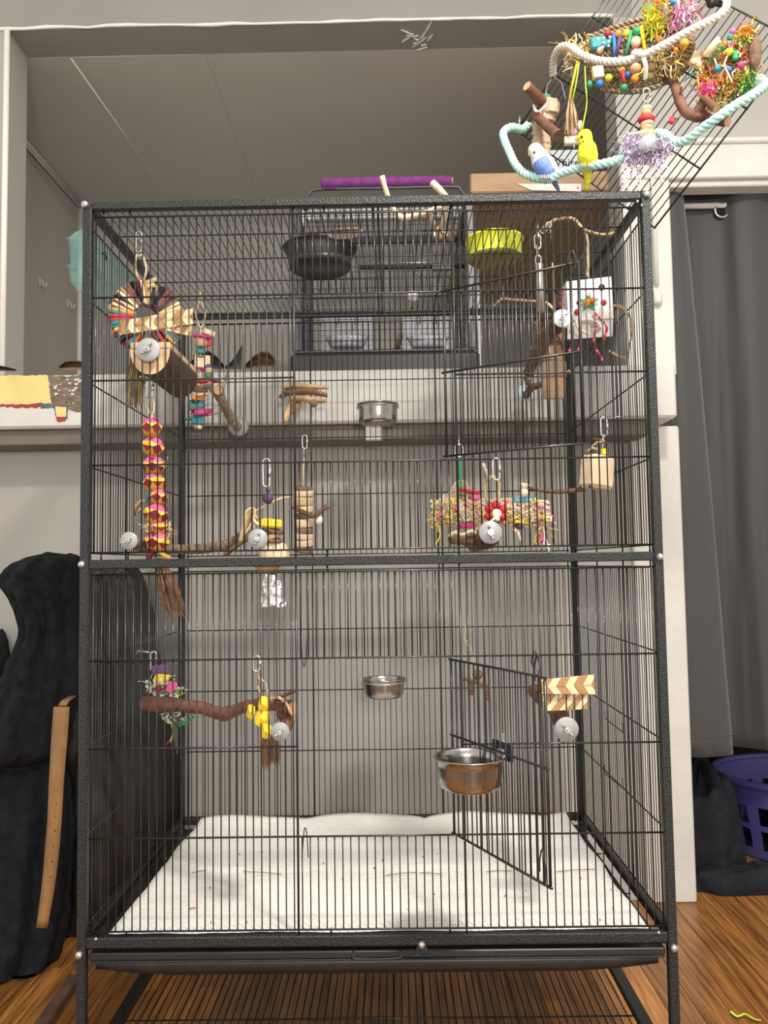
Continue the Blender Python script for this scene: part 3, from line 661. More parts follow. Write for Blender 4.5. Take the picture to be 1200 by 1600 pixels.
sheet('bark_strip', 'flat dark bark strip on the ledge at the left edge', 'bark', curl([-20, -5, 10, 25], [580]*4, [570, 570, 573, 577], .70, .03), 'leafd')

# ------------------------------------------------------------------ doorway: rod, curtain, laundry
rY = .872; zr = at(1088, 322, rY).z
rod = thing('curtain_rod', 'white tension rod across the doorway carrying the grey curtain', 'curtain rod', (XD, rY, zr))
MB().tube([(XD+.002, rY, zr), (2.3, rY, zr)], .0078, 12).build('rod_tube', M['offw'], rod)
MB().tube([(XD+.0005, rY, zr), (XD+.012, rY, zr)], .013, 12).build('rod_foot', M['offw'], rod)
cu = thing('curtain', 'dark grey grommet curtain hanging in the doorway with its left edge folded forward', 'curtain', (1.1, rY, at(1100, 1180, .82).z))
topP = [(1041, .826), (1050, .818), (1060, .824), (1066, .85), (1064, .880), (1078, .885), (1100, .884), (1128, .872), (1150, .846), (1180, .838), (1215, .86), (1260, .905), (1310, .87), (1370, .83), (1440, .87)]
botP = [(1060, .828), (1085, .806), (1118, .812), (1145, .835), (1128, .885), (1118, .915), (1140, .925), (1168, .905), (1188, .885), (1205, .872), (1230, .885), (1262, .91), (1310, .88), (1370, .85), (1440, .88)]
zT, zB_ = at(1100, 282, .85).z, at(1100, 1181, .82).z
tp = smooth_path([V((at(x, 320, y).x, y, 0)) for x, y in topP], 5); bp_ = smooth_path([V((at(x, 1178, y).x, y, 0)) for x, y in botP], 5)
P = []
for i in range(41):
    t = i/40; z = zT+(zB_-zT)*t; q = t**.85; r = []
    for j in range(len(tp)):
        p = tp[j].lerp(bp_[j], q); wv = .004*noise.noise(V((j*.22, t*5, 3)))+.003*noise.noise(V((j*.5, t*2, 8)))
        r.append((p.x, p.y+wv*min(1, t*4), z))
    P.append(r)
b = MB(); b.grid(P, 0, True, .0012); b.build('cloth', M['curtain'], cu)
b = MB()
for dz in (.050,): b.tube([V(p)+V((0, -.0012, dz)) for p in [(q.x, q.y, zB_) for q in bp_]], .0012, 4)
b.build('hem_stitch', M['curtain'], cu)
g = at(1128, 329, .868); b = MB(); pts = [g+V((math.cos(2*PI*i/28)*.0185, .0, math.sin(2*PI*i/28)*.0185)) for i in range(28)]
b.tube(pts, .0034, 8, closed=True); gr = b.build('grommet', M['zinc'], cu)
MB().lathe([(.0001, 0), (.016, 0)], toY(g+V((0, .0015, 0))), 20).build('grommet_hole', M['black'], gr)
# purple laundry basket
bx_, by_, bz1 = 1.205, 1.15, at(1190, 1248, .91).z
lb = thing('laundry_basket', 'purple plastic laundry basket with slots on the closet floor', 'basket', (bx_, by_, 0))
def brad(t): return .165+.035*t
b = MB(); NN = 38; zsl = [.004, .030, .085, .100, .152, bz1]; vs_ = []; fs_ = []
for layer in (0, 1):
    for z in zsl:
        for j in range(NN):
            a = 2*PI*j/NN; r = brad(z/bz1)-layer*.003; vs_.append((bx_+r*1.12*math.cos(a), by_+r*math.sin(a), z))
nl = len(zsl)*NN
for i in range(len(zsl)-1):
    for j in range(NN):
        holed = i in (1, 3) and j % 2 == 1
        if holed: continue
        k = (j+1) % NN; q = [i*NN+j, i*NN+k, (i+1)*NN+k, (i+1)*NN+j]; fs_.append(q); fs_.append([x+nl for x in q[::-1]])
b.add(vs_, fs_, 0, True); b.lathe([(.0001, .003), (brad(0), .003), (brad(0), .007), (.0001, .007)], Matrix.Translation((bx_, by_, 0)) @ Matrix.Diagonal((1.12, 1, 1, 1)), NN); b.build('basket_wall', M['purplepl'], lb)
b = MB(); r = brad(1); b.tube([V((bx_+(r+.006)*1.12*math.cos(2*PI*i/48), by_+(r+.006)*math.sin(2*PI*i/48), bz1+.004)) for i in range(48)], .011, 8, closed=True, sq=(.9, 1)); b.build('basket_rim', M['purplepl'], lb)
a_ = math.radians(236); p = V((bx_+brad(.85)*1.12*math.cos(a_), by_+brad(.85)*math.sin(a_), bz1*.84)); n_ = V((math.cos(a_)/1.12, math.sin(a_), 0)).normalized()
b = MB(); t_ = V((-n_.y, n_.x, 0)); b.poly([p+n_*.004+t_*x_+V((0, 0, z_)) for x_, z_ in ((-.02, -.014), (.02, -.014), (.02, .014), (-.02, .014))], n_*.001); b.build('sticker', M['palm'], lb)
def mound(name, label, c, rx, ry, h, m, seed, top=None):
    o = thing(name, label, 'clothes', V(c)); b = MB(); P = []
    for i in range(15):
        f = i/14; r = []
        for j in range(40):
            a = 2*PI*j/40; ph = f*PI/2; rr = math.cos(ph)**.7*(1+.22*noise.noise(V((math.cos(a)*1.6+seed, math.sin(a)*1.6, f*2))))
            fo = .10*noise.noise(V((a*2.2, f*4, seed)))
            r.append((c[0]+rx*rr*math.cos(a)*(1+fo), c[1]+ry*rr*math.sin(a)*(1+fo), c[2]+h*math.sin(ph)*(1+.25*noise.noise(V((math.cos(a)*2, math.sin(a)*2+seed, f*3))))*(1 if i else 0)+.001))
        P.append(r)
    b.grid(P, 0, True, 0, closed=True); b.add([p for p in P[0]], [list(range(39, -1, -1))]); b.build('heap', M[m], o); return o
mound('clothes_heap', 'navy clothes heap on the closet floor left of the purple basket', (.865, .985, 0), .10, .12, .27, 'navy', 4)
mound('clothes_heap', 'low black clothes heap on the floor in front of the purple basket', (.95, .862, 0), .18, .045, .06, 'navy', 9)
mound('clothes_heap', 'tall dark clothes pile at the back of the closet', (1.42, 1.53, 0), .52, .12, .66, 'navy', 6)

mound('clothes_heap', 'black clothes lying inside the purple laundry basket', (bx_, by_, .012), .135, .125, .15, 'black', 12)
# ------------------------------------------------------------------ dark clothes at the left
def garment(name, label, rows, m, folds=9, amp=.09, seed=0, cat='clothes', n=110):
    """rows: (py, px left, px right, Y, half depth); a draped closed body with folds running down"""
    R_ = []
    for (py, a, c, Y, hd) in rows:
        p, q = at(a, py, Y), at(c, py, Y); R_.append((V(((p.x+q.x)/2, Y, (p.z+q.z)/2)), (q.x-p.x)/2, hd))
    C_ = smooth_path([r[0] for r in R_], 9); A_ = smooth_path([V((r[1], r[2], 0)) for r in R_], 9)
    o = thing(name, label, cat, V((C_[-1].x, C_[-1].y, max(0, C_[-1].z)))); b = MB(); P = []
    for i, (c, a) in enumerate(zip(C_, A_)):
        t = i/(len(C_)-1); r = []
        for j in range(n):
            th = 2*PI*j/n; fo = amp*math.sin(folds*th+2.2*math.sin(t*2.3+seed)+seed)*(.35+.65*math.sin(min(1, t*3)*PI/2))+.10*noise.noise(V((math.cos(th)*2+seed, math.sin(th)*2, t*4)))+.16*abs(noise.noise(V((math.cos(th)*5+seed, math.sin(th)*5+c.z*3, t*16))))-.04
            x = c.x+a.x*math.cos(th)*(1+fo*.5); y = c.y+a.y*math.sin(th)*(1+fo)
            r.append((x, y, max(.002, c.z+.008*noise.noise(V((th*1.2, t*5, seed))))))
        P.append(r)
    b.grid(P, 0, True, 0, closed=True); b.add(P[0], [list(range(n))]); b.add(P[-1], [list(range(n-1, -1, -1))])
    b.build('drape', M[m], o); return o
garment('hanging_trousers', 'black trousers slumped over the heap with a crumpled waistband, left of the cage', [(866, 72, 112, .46, .05), (872, 52, 124, .46, .08), (886, 24, 126, .46, .10), (912, 12, 126, .46, .10), (938, 26, 124, .46, .09), (980, 40, 122, .46, .08), (1030, 22, 122, .46, .08), (1080, 0, 120, .46, .08), (1130, -30, 112, .46, .08), (1175, -55, 100, .46, .08), (1192, -60, 60, .46, .06)], 'black', 8, .12, 1)
garment('black_jacket', 'dark leather jacket heap hanging down behind the left side of the cage', [(884, 158, 204, .68, .03), (889, 140, 214, .68, .05), (905, 110, 224, .68, .06), (960, 95, 238, .68, .07), (1060, 85, 252, .68, .08), (1160, 80, 266, .69, .08), (1290, 80, 284, .69, .085), (1400, 80, 296, .69, .085), (1452, 80, 300, .69, .085)], 'brownjk', 10, .07, 3)
garment('dark_clothes', 'black heap of clothes reaching the floor under the slumped trousers', [(1188, -80, 88, .54, .06), (1210, -90, 98, .54, .08), (1300, -90, 108, .53, .09), (1420, -90, 104, .52, .09), (1505, -90, 84, .51, .09), (1523, -90, 78, .50, .09)], 'navy', 9, .10, 5)
garment('black_sleeve', 'black jacket sleeve poking in at the far left edge', [(984, -60, 4, .73, .02), (1000, -70, 12, .73, .03), (1030, -70, 16, .73, .035), (1062, -70, 4, .73, .035), (1110, -70, -2, .73, .035), (1300, -80, 10, .73, .035), (1400, -80, 20, .73, .035), (1428, -80, 20, .73, .035)], 'black', 6, .1, 8)
# the tan strap
o = thing('leather_strap', 'tan leather belt strap with punched holes hanging in front of the black clothes', 'belt', at(66, 1448, .35))
cl_ = [(97, 1104, 12), (93, 1160, 12), (89, 1220, 11), (86, 1280, 10.5), (82, 1330, 10.5), (76, 1385, 9.5), (66, 1449, 8)]
P = []
for (x, y, hw) in cl_: P.append([at(x-hw, y, .352), at(x, y, .348), at(x+hw, y, .352)])
PP = [[smooth_path([r[k] for r in P], 4)[i] for k in range(3)] for i in range(25)]
b = MB(); b.grid(PP, 0, True, .003); b.build('strap', M['leather'], o)
b = MB()
for y, x in ((1236, 88), (1256, 87), (1276, 86), (1298, 85), (1322, 83), (1346, 81), (1370, 78)): b.lathe([(.0001, 0), (.0026, 0), (.0026, .001), (.0001, .001)], toY(at(x, y, .3465)), 8)
b.build('strap_holes', M['black'], o)

b = MB(); p = at(97, 1106, .352); b.tube([p+V((0, .001, .004)), p+V((.002, .010, .012)), p+V((.004, .04, .016))], .010, 6, sq=(1, .25)); b.build('strap_loop', M['leather'], o)

o = thing('floor_bar', 'dark wooden bar lying on the floor at the lower left beside the cage leg', 'bar', atz(92, 1568, 0))
p, q = atz(116, 1530, .012), atz(58, 1615, .012); d = (q-p).normalized(); b = MB(); b.box((p+q)/2, ((q-p).length, .026, .022), RZ(math.atan2(d.y, d.x)), 0, .003); b.build('bar', M['dwood'], o)
o = thing('paper_curl', 'small curled lime paper scrap on the floor at the bottom right corner', 'scrap', atz(1160, 1588, 0))
b = MB(); b.tube(smooth_path([atz(1142, 1580, .006), atz(1152, 1588, .004), atz(1164, 1584, .008), atz(1178, 1592, .004), atz(1188, 1594, .006)], 4), .0032, 6, sq=(1, .4)); b.build('curl', M['lime'], o)

# ================================================================== ON THE CAGE ROOF
zRoof = zR+.0036
def on_roof(px, py): return atz(px, py, zRoof)
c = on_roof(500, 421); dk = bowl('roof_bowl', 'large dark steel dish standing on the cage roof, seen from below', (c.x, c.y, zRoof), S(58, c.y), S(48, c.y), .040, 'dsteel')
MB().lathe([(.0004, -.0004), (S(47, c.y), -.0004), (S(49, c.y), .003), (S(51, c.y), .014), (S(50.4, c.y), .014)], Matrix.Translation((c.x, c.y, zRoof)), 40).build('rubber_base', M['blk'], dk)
c = on_roof(773, 409); yb = thing('lime_dish', 'lime yellow plastic dish standing on the cage roof, seen from below', 'dish', (c.x, c.y, zRoof))
R1 = S(45, c.y); b = MB()
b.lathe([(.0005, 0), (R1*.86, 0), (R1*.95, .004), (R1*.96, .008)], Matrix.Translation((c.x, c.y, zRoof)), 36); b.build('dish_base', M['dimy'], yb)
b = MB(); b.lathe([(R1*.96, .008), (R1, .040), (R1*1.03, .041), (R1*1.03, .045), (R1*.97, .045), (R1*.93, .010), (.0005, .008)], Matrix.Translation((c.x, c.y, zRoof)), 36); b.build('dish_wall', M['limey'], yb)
pb = thing('branch_perch', 'bleached white forked branch lying across the front of the cage roof', 'perch', on_roof(650, 335))
b = MB(); q = zRoof+.012
def rz(px, py, dz): return atz(px, py, zRoof+dz)
branch(b, [rz(597, 275, .075), rz(604, 300, .05), rz(613, 324, .03), rz(628, 341, .012)], [.0050, .0044, .0044, .0050], 8, 5, 1)
branch(b, [rz(628, 341, .012), rz(648, 337, .012), rz(668, 332, .014), rz(690, 322, .02)], [.0060, .0056, .0056, .005], 8, 5, 2)
branch(b, [rz(676, 286, .06), rz(690, 300, .042), rz(700, 318, .03), rz(690, 352, .010), rz(684, 362, .008)], [.0062, .0058, .005, .005, .004], 8, 5, 3)
branch(b, [rz(668, 332, .014), rz(678, 352, .008), rz(688, 372, .006)], [.005, .0042, .004], 8, 5, 4)
b.build('branch_wood', [M['bleached'], M['cut']], pb)
pd = thing('seed_pod', 'brown seed pod ball with white ties on the cage roof by the bleached branch', 'bird toy', on_roof(692, 378))
c = on_roof(692, 380)+V((0, 0, .014)); b = MB(); b.ball(c, .0155, 12, (1, 1, .85)); b.build('pod', M['cornd'], pd)
b = MB(); b.tube(smooth_path([c+V((-.016, -.004, .004)), c+V((-.008, -.014, .006)), c+V((.002, -.0165, 0)), c+V((.006, -.014, -.006))], 4), .0026, 6); b.tube([c+V((-.012, -.010, .008)), c+V((-.016, -.012, -.006))], .0032, 6); b.build('tie', M['offw'], pd)
cb = thing('cuttlebone', 'pale cuttlebone slab lying on the cage roof behind the dark dish', 'cuttlebone', on_roof(540, 372))
b = MB(); c = on_roof(540, 371); P = []
b.ball(c+V((0, 0, .0075)), .034, 16, (1, .55, .2), RZ(-.35)); b.build('slab', M['offw'], cb)
b = MB(); b.tube([c+V((-.03, -.022, .003)), c+V((.0, -.026, .004)), c+V((.028, -.030, .003))], .003, 6); b.build('holder', M['cardd'], cb)
# clear teal bird bath clipped outside the left panel
tb = thing('bird_bath', 'clear teal plastic bird bath clipped outside the upper left of the cage', 'bird bath', (-.48, .16, at(115, 466, .1).z))
xa, xb = at(111, 400, .06).x, -H-.004; za, zm_, zt2 = at(115, 466, .1).z, at(115, 432, .1).z, at(115, 372, .1).z
b = MB(); n = 12; P = []
for z, e in ((za+.001, .010), (za+.012, .002), (zm_, 0)): P.append([(xa+e, .05+e, z), (xb, .05+e, z), (xb, .30-e, z), (xa+e, .30-e, z)])
b.grid(P, 0, False, .002, closed=True); b.span((xa+.01, .06, za), (xb, .29, za+.002)); b.build('basin', M['tealpl'], tb)
P = []
for z, e in ((zm_+.003, .002), (zt2-.02, 0), (zt2-.006, .008), (zt2, .016)): P.append([(xa+e, .05+e, z), (xb, .05+e, z), (xb, .30-e, z), (xa+e, .30-e, z)])
b = MB(); b.grid(P, 0, False, .002, closed=True); b.span((xa+.016, .074, zt2-.002), (xb, .276, zt2)); b.build('hood', M['tealpl'], tb)
b = MB()
for z in (zm_, zt2-.022): b.tube([V(p) for p in ((xb, .049, z), (xa-.001, .049, z), (xa-.001, .301, z), (xb, .301, z))], .0035, 6)
b.build('rim', M['tealpl'], tb)
b = MB()
for y in (.10, .25): b.tube([(xb, y, zt2-.03), (xb+.006, y, zt2-.026), (xb+.008, y, zt2-.04)], .002, 5)
b.build('clip', M['wire'], tb)

# ================================================================== BOWLS AND PERCHES IN THE CAGE
def backbowl(name, label, cx, rim_y, bot_y, wpx, Y):
    c = at(cx, rim_y, Y); h = c.z-at(cx, bot_y, Y-.02).z; r = S(wpx/2, Y)
    o = bowl(name, label, (c.x, Y, c.z-h), r*.95, r*.88, h, 'steel')
    b = MB(); t = c.z-.004
    ring = [V((c.x+r*math.cos(a)*1.0, Y+r*math.sin(a), t)) for a in [2*PI*i/28 for i in range(28)]]; b.tube(ring, .0014, 6, closed=True)
    for dx in (-.012, .012): b.tube([V((c.x+dx, Y+r*.9, t)), V((c.x+dx, D-.012, t)), V((c.x+dx, D-.010, t+.016)), V((c.x+dx, D-.003, t+.014))], .0014, 5)
    b.build('bowl_hanger', M['zinc'], o); return o
backbowl('feeding_bowl', 'upper small steel cup hooked on the back bars in front of the white ledge', 590, 634, 662, 66, .545)
backbowl('feeding_bowl', 'lower small steel cup hooked on the back bars at the middle', 600, 1062, 1092, 68, .545)
# big cup clamped to the open door
tq = .33; pd_ = o2+d2*(Ld2*tq); Yb_ = pd_.y-.035
c = at(734, 1184, Yb_); c0 = at(732, 1232, Yb_-.0); r = S(55, Yb_)
bb_ = bowl('feeding_bowl', 'large steel bowl clamped to the open lower right door', (c.x, Yb_, c0.z), r*.945, r*.87, c.z-c0.z, 'steel', lip=.0036)
n_ = V((-d2.y, d2.x, 0)); kp = at(785, 1170, o2.y+d2.y*Ld2*.42)
b = MB(); Rz = RZ(math.atan2(d2.y, d2.x)); b.box(kp+V((0, -.002, -.002)), (.050, .004, .026), Rz @ RY(.0), 0, .0015); b.build('clamp_plate', M['blk'], bb_)
b = MB(); b.tube([kp+V((-.004, -.006, -.003)), kp+V((-.004, -.012, -.003))], .006, 8); b.tube([kp+V((.004, .008, .004)), kp+V((.004, .020, .006))], .003, 6); b.box(kp+V((.004, .016, .012)), (.004, .003, .014)); b.build('clamp_screw', M['zinc'], bb_)
# half-log platform, upper left
w1 = at(232, 547, -.001)
hl = thing('log_platform', 'tan half log platform bolted to the upper left bars, dark underneath', 'perch', at(235, 560, .1))
b = MB(); rows = []; zt_l = at(240, 534, .012).z; xL_, xR_ = at(203, 540, .012).x, at(266, 540, .012).x; hh = zt_l-at(230, 584, .012).z
for y in (.012, .20):
    r = []
    for i in range(13): a = PI+PI*i/12; r.append((( xL_+xR_)/2+(xR_-xL_)/2*math.cos(a), y, zt_l-.012+hh*.8*math.sin(a)))
    rows.append(r)
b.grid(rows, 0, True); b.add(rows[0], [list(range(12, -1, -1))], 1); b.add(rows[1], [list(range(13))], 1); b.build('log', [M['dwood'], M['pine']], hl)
MB().span((xL_, .012, zt_l-.012), (xR_, .20, zt_l), 0, .002).build('log_top', M['pine'], hl)
washer(hl, w1, S(19, 0), ang=.8)
# curved branch across the middle left, bolted at both ends
bp2 = thing('branch_perch', 'long curved brown branch perch bolted across the middle left of the front bars', 'perch', at(300, 858, .08))
b = MB(); branch(b, [at(204, 846, .012), at(212, 850, .05), at(240, 856, .085), at(300, 858, .10), at(352, 852, .09), at(382, 838, .065), at(400, 842, .014)], [.008, .0095, .009, .0085, .009, .010, .0085], 10, 6, 5); b.build('branch_wood', [M['barkg'], M['cut']], bp2)
washer(bp2, at(202, 845, -.001), S(14, 0), ang=.4); washer(bp2, at(403, 842, -.001), S(15.5, 0), ang=1.1)
b = MB(); b.tube(smooth_path([at(378, 846, .05), at(384, 822, .045), at(396, 800, .04), at(402, 812, .035)], 5), [.008]*15+[.003], 6, sq=(1, .3), mi=0)
b.tube(smooth_path([at(352, 868, .06), at(366, 856, .055), at(386, 842, .05)], 4), .008, 6, sq=(1, .35), mi=1); b.build('bark_shreds', [M['corn'], M['cornd']], bp2)
b = MB(); b.tube(smooth_path([at(384, 812, .04), at(388, 800, .036), at(398, 796, .034), at(396, 812, .034), at(384, 834, .034)], 5), .0075, 6, sq=(1, .22)); b.tube(smooth_path([at(396, 800, .034), at(415, 790, .03), at(436, 780, .03), at(452, 777, .032)], 5), [.003]*8+[.0045]*8, 6, sq=(1, .4)); b.tube(smooth_path([at(395, 806, .034), at(399, 816, .032), at(406, 820, .03)], 3), .003, 5); b.build('palm_bow', M['palm'], bp2)
# low branch perch
bp3 = thing('branch_perch', 'reddish brown bent branch perch bolted low on the left front bars', 'perch', at(330, 1105, .1))
b = MB(); branch(b, [at(223, 1099, .17), at(250, 1101, .16), at(300, 1103, .13), at(335, 1112, .11), at(350, 1116, .10), at(372, 1108, .085), at(405, 1100, .06), at(440, 1102, .04), at(458, 1106, .025)], [.0135, .013, .0115, .011, .0112, .0105, .010, .011, .011], 12, 6, 6, knob=.22); b.build('branch_wood', [M['barkr'], M['cut']], bp3)
b = MB(); branch(b, [at(440, 1112, .045), at(450, 1128, .03), at(440, 1142, .014)], [.010, .011, .010], 9, 5, 7); b.tube(smooth_path([at(428, 1092, .03), at(445, 1086, .025), at(460, 1080, .02)], 4), .008, 6, sq=(1, .4)); b.build('branch_fork', [M['barkr'], M['cut']], bp3)
washer(bp3, at(438, 1143, -.001), S(14.5, 0), ang=.5)
# stubby perch right of the middle
bp4 = thing('branch_perch', 'short dark stubby branch perch bolted just above the middle rail on the right', 'perch', at(745, 842, .08))
b = MB(); branch(b, [at(766, 834, .012), at(760, 842, .05), at(752, 845, .10), at(742, 846, .16)], [.016, .017, .018, .019], 12, 5, 8); branch(b, [at(748, 846, .06), at(722, 842, .07), at(704, 842, .08)], [.011, .010, .010], 10, 5, 9); b.build('branch_wood', [M['bark'], M['cut']], bp4)
b = MB(); b.tube(smooth_path([at(702, 838, .055), at(712, 832, .05), at(722, 836, .05), at(736, 830, .05), at(744, 834, .05)], 4), .0035, 6); b.build('palm_tie', M['palm'], bp4)
washer(bp4, at(766, 832, -.001), S(18, 0), ang=1.9)
# perch with woven mat, lower right
bp5 = thing('branch_perch', 'brown branch perch behind the folded woven mat, bolted at lower right', 'perch', at(870, 1110, .1))
b = MB(); branch(b, [at(884, 1140, .012), at(876, 1122, .04), at(868, 1106, .08), at(846, 1090, .16), at(836, 1080, .22)], [.012, .015, .015, .014, .013], 11, 5, 10); b.build('branch_wood', [M['barkr'], M['cut']], bp5)
washer(bp5, at(885, 1139, -.0215), S(18.5, -.02), ang=-.8)
b = MB(); b.tube([at(885, 1139, -.021), at(884, 1140, .014)], .003, 6); b.build('bolt', M['zinc'], bp5)
# perches on the back bars
bp6 = thing('branch_perch', 'forked brown twig perch bolted to the back bars beside the bead string', 'perch', at(350, 640, .53))
b = MB(); branch(b, [at(371, 668, .596), at(362, 655, .57), at(350, 632, .53), at(343, 610, .50), at(341, 610, .47)], [.011, .011, .010, .009, .009], 10, 5, 11)
branch(b, [at(348, 630, .53), at(334, 612, .51), at(326, 598, .50)], [.008, .007, .007], 8, 5, 12); branch(b, [at(345, 622, .52), at(350, 600, .52), at(355, 582, .52)], [.005, .0035, .0025], 7, 5, 13); branch(b, [at(347, 640, .53), at(338, 646, .52), at(326, 648, .51)], [.0035, .003, .002], 6, 4, 14)
b.build('branch_wood', [M['barkg'], M['cut']], bp6)
MB().lathe([(.0001, 0), (S(16, .6), 0), (S(16, .6), .003), (.0001, .003)], toY(at(373, 666, .600)), 24).build('washer', M['washer'], bp6)
bp7 = thing('branch_perch', 'thin dark forked twig perch bolted to the back bars at upper right', 'perch', at(850, 600, .5))
b = MB(); branch(b, [at(822, 618, .59), at(830, 606, .55), at(850, 600, .5), at(868, 594, .45), at(890, 580, .40)], [.009, .0085, .0065, .006, .005], 9, 5, 15); branch(b, [at(830, 606, .55), at(824, 596, .54), at(820, 588, .54)], [.006, .0055, .005], 8, 4, 16); b.build('branch_wood', [M['bark'], M['cut']], bp7)
MB().lathe([(.0001, 0), (S(14, .6), 0), (S(14, .6), .003), (.0001, .003)], toY(at(822, 614, .600)), 24).build('washer', M['washerb'], bp7)
bp8 = thing('branch_perch', 'dark rough branch perch bolted behind the pale washer at upper right', 'perch', at(858, 530, .1))
b = MB(); branch(b, [at(877, 500, .010), at(866, 512, .04), at(850, 530, .09), at(846, 545, .14)], [.013, .014, .014, .012], 10, 5, 17); branch(b, [at(858, 520, .06), at(842, 545, .10), at(826, 582, .17)], [.009, .009, .011], 9, 5, 18); b.build('branch_wood', [M['bark'], M['cut']], bp8)
washer(bp8, at(878, 498, -.001), S(14.5, 0), 'washerb', ang=.6)

# ================================================================== HANGING TOYS
def woven(parent, corners, Y, rows=2, n=6, th=.0016):
    """folded woven palm band: herringbone strips set proud of a backing; corners = px tl,tr,br,bl"""
    tl, tr, br, bl = corners
    def uv(u, v, d=0):
        x = (tl[0]*(1-u)+tr[0]*u)*(1-v)+(bl[0]*(1-u)+br[0]*u)*v; y = (tl[1]*(1-u)+tr[1]*u)*(1-v)+(bl[1]*(1-u)+br[1]*u)*v
        return at(x, y, Y-d-.002*math.sin(u*7))
    P = [[uv(i/12, j/4) for i in range(13)] for j in range(5)]; b = MB(); b.grid(P, 0, True, -.003); bk = b.build('woven_backing', M['palmd'], parent)
    k = 0; ar = math.hypot(tr[0]-tl[0], tr[1]-tl[1])/math.hypot(bl[0]-tl[0], bl[1]-tl[1])*rows    # width / row height
    for r in range(rows):
        v0, v1 = r/rows, (r+1)/rows; s_ = (1 if r % 2 else -1)*.8/ar; st = 1/n
        for i in range(-2, 2*n+2):
            u0 = i*st/2; w_ = st/2*.94
            q = [(u0-s_/2, v0), (u0-s_/2+w_, v0), (u0+s_/2+w_, v1), (u0+s_/2, v1)]
            # clip to the band
            def clip(pl, lim, keep):
                out = []
                for x in range(len(pl)):
                    a_, c_ = pl[x-1], pl[x]; ia, ic = keep(a_[0]), keep(c_[0])
                    if ia != ic: t = (lim-a_[0])/(c_[0]-a_[0]); out.append((lim, a_[1]+(c_[1]-a_[1])*t))
                    if ic: out.append(c_)
                return out
            q = clip(q, 0, lambda x: x >= 0)
            if len(q) > 2: q = clip(q, 1, lambda x: x <= 1)
            if len(q) < 3: continue
            d = .0006+.0006*((i*7+r) % 3)
            MB().poly([uv(a_, c_, d) for a_, c_ in q], (0, .0012, 0)).build('palm_strip', M['palm' if i % 2 else 'palmd'], parent)
# 1 sliced cardboard wreath with a tassel
Yr = .085; c = at(229, 497, Yr); Rr = S(46, Yr)
wt = thing('slice_wreath', 'round wreath of coloured cardboard slices with a bristle tassel, upper left', 'bird toy', at(228, 450, Yr))
Rw = RZ(.55); axis_u = Rw @ V((1, 0, 0)); sl_m = [MB().box((0, 0, 0), (S(38, Yr), .022, .0052), None, 0).mesh('cardboard_slice', M[k]) for k in ('ochre', 'maroon', 'teal', 'palmd', 'blk', 'palm', 'cardd', 'red')]
b = MB(); b.tube([c+axis_u*math.cos(2*PI*i/36)*Rr*.92+V((0, 0, 1))*math.sin(2*PI*i/36)*Rr*.92 for i in range(36)], .007, 8, closed=True); b.build('wreath_core', M['cardd'], wt)
rd = random.Random(4); NSL = 62
for i in range(NSL):
    a = 2*PI*i/NSL; d = axis_u*math.cos(a)+V((0, 0, math.sin(a))); k = [0, 3, 2, 4, 5, 1, 0, 2, 4, 7, 6, 1][rd.randrange(12)]
    t_ = -axis_u*math.sin(a)+V((0, 0, math.cos(a))); nn = d.cross(t_); Mx = Matrix((d, nn, t_)).transposed() @ RX(rd.uniform(-.12, .12)) @ RZ(rd.uniform(-.15, .15))
    inst('cardboard_slice', sl_m[k], wt, c+d*Rr*.86, Mx)
top = at(217, 366, .16)
b = MB(); p1 = at(218, 400, .14); p2 = at(222, 446, Yr)
rope(b, [p2, p2.lerp(p1, .5)+V((-.009, 0, 0)), p1+V((-.006, 0, 0)), p1, p1+V((.006, 0, 0)), p2.lerp(p1, .5)+V((.010, 0, 0)), p2], .0022, 90, 2, 5, k=5); b.build('hang_rope', M['sisal'], wt)
b = MB(); p = at(226, 448, Yr); b.tube([p+V((-.01, -.004, 0)), p+V((.004, -.006, .004)), p+V((.022, -.004, .012))], .004, 6); b.tube([p+V((-.006, -.006, -.004)), p+V((.02, -.006, .0))], .004, 6); b.tube([p+V((-.014, -.004, -.008)), p+V((-.002, -.006, -.002))], .004, 6); b.build('rope_knot', M['jute'], wt)
hook(wt, at(217, 362, .15), .0012, L=.038); b = MB(); q = at(217, 364, .15); b.tube([q, V((q.x, q.y, zR-.001))], .0011, 5); b.build('hang_wire', M['zinc'], wt)
b = MB(); tassel(b, at(214, 556, Yr), .088, .010, .017, 90, 5, V((-.004, 0, 0)), 5); stuff(b.build('bristle_tassel', [M['bristle'], M['teal'], M['jute'], M['cardd'], M['ochre']], wt))
# 2 woven band in front of it
wv = thing('woven_band', 'folded woven palm leaf band in front of the cardboard wreath, upper left', 'bird toy', at(245, 510, .02))
woven(wv, ((186, 502), (301, 482), (301, 506), (188, 523)), .030, 2, 4)
woven(wv, ((240, 517), (300, 503), (299, 525), (258, 516)), .036, 1, 3)
b = MB(); b.tube([at(196, 512, .034), at(230, 512, .07), at(262, 505, .04)], .003, 5, sq=(1, .4)); b.build('palm_tail', M['palmd'], wv)
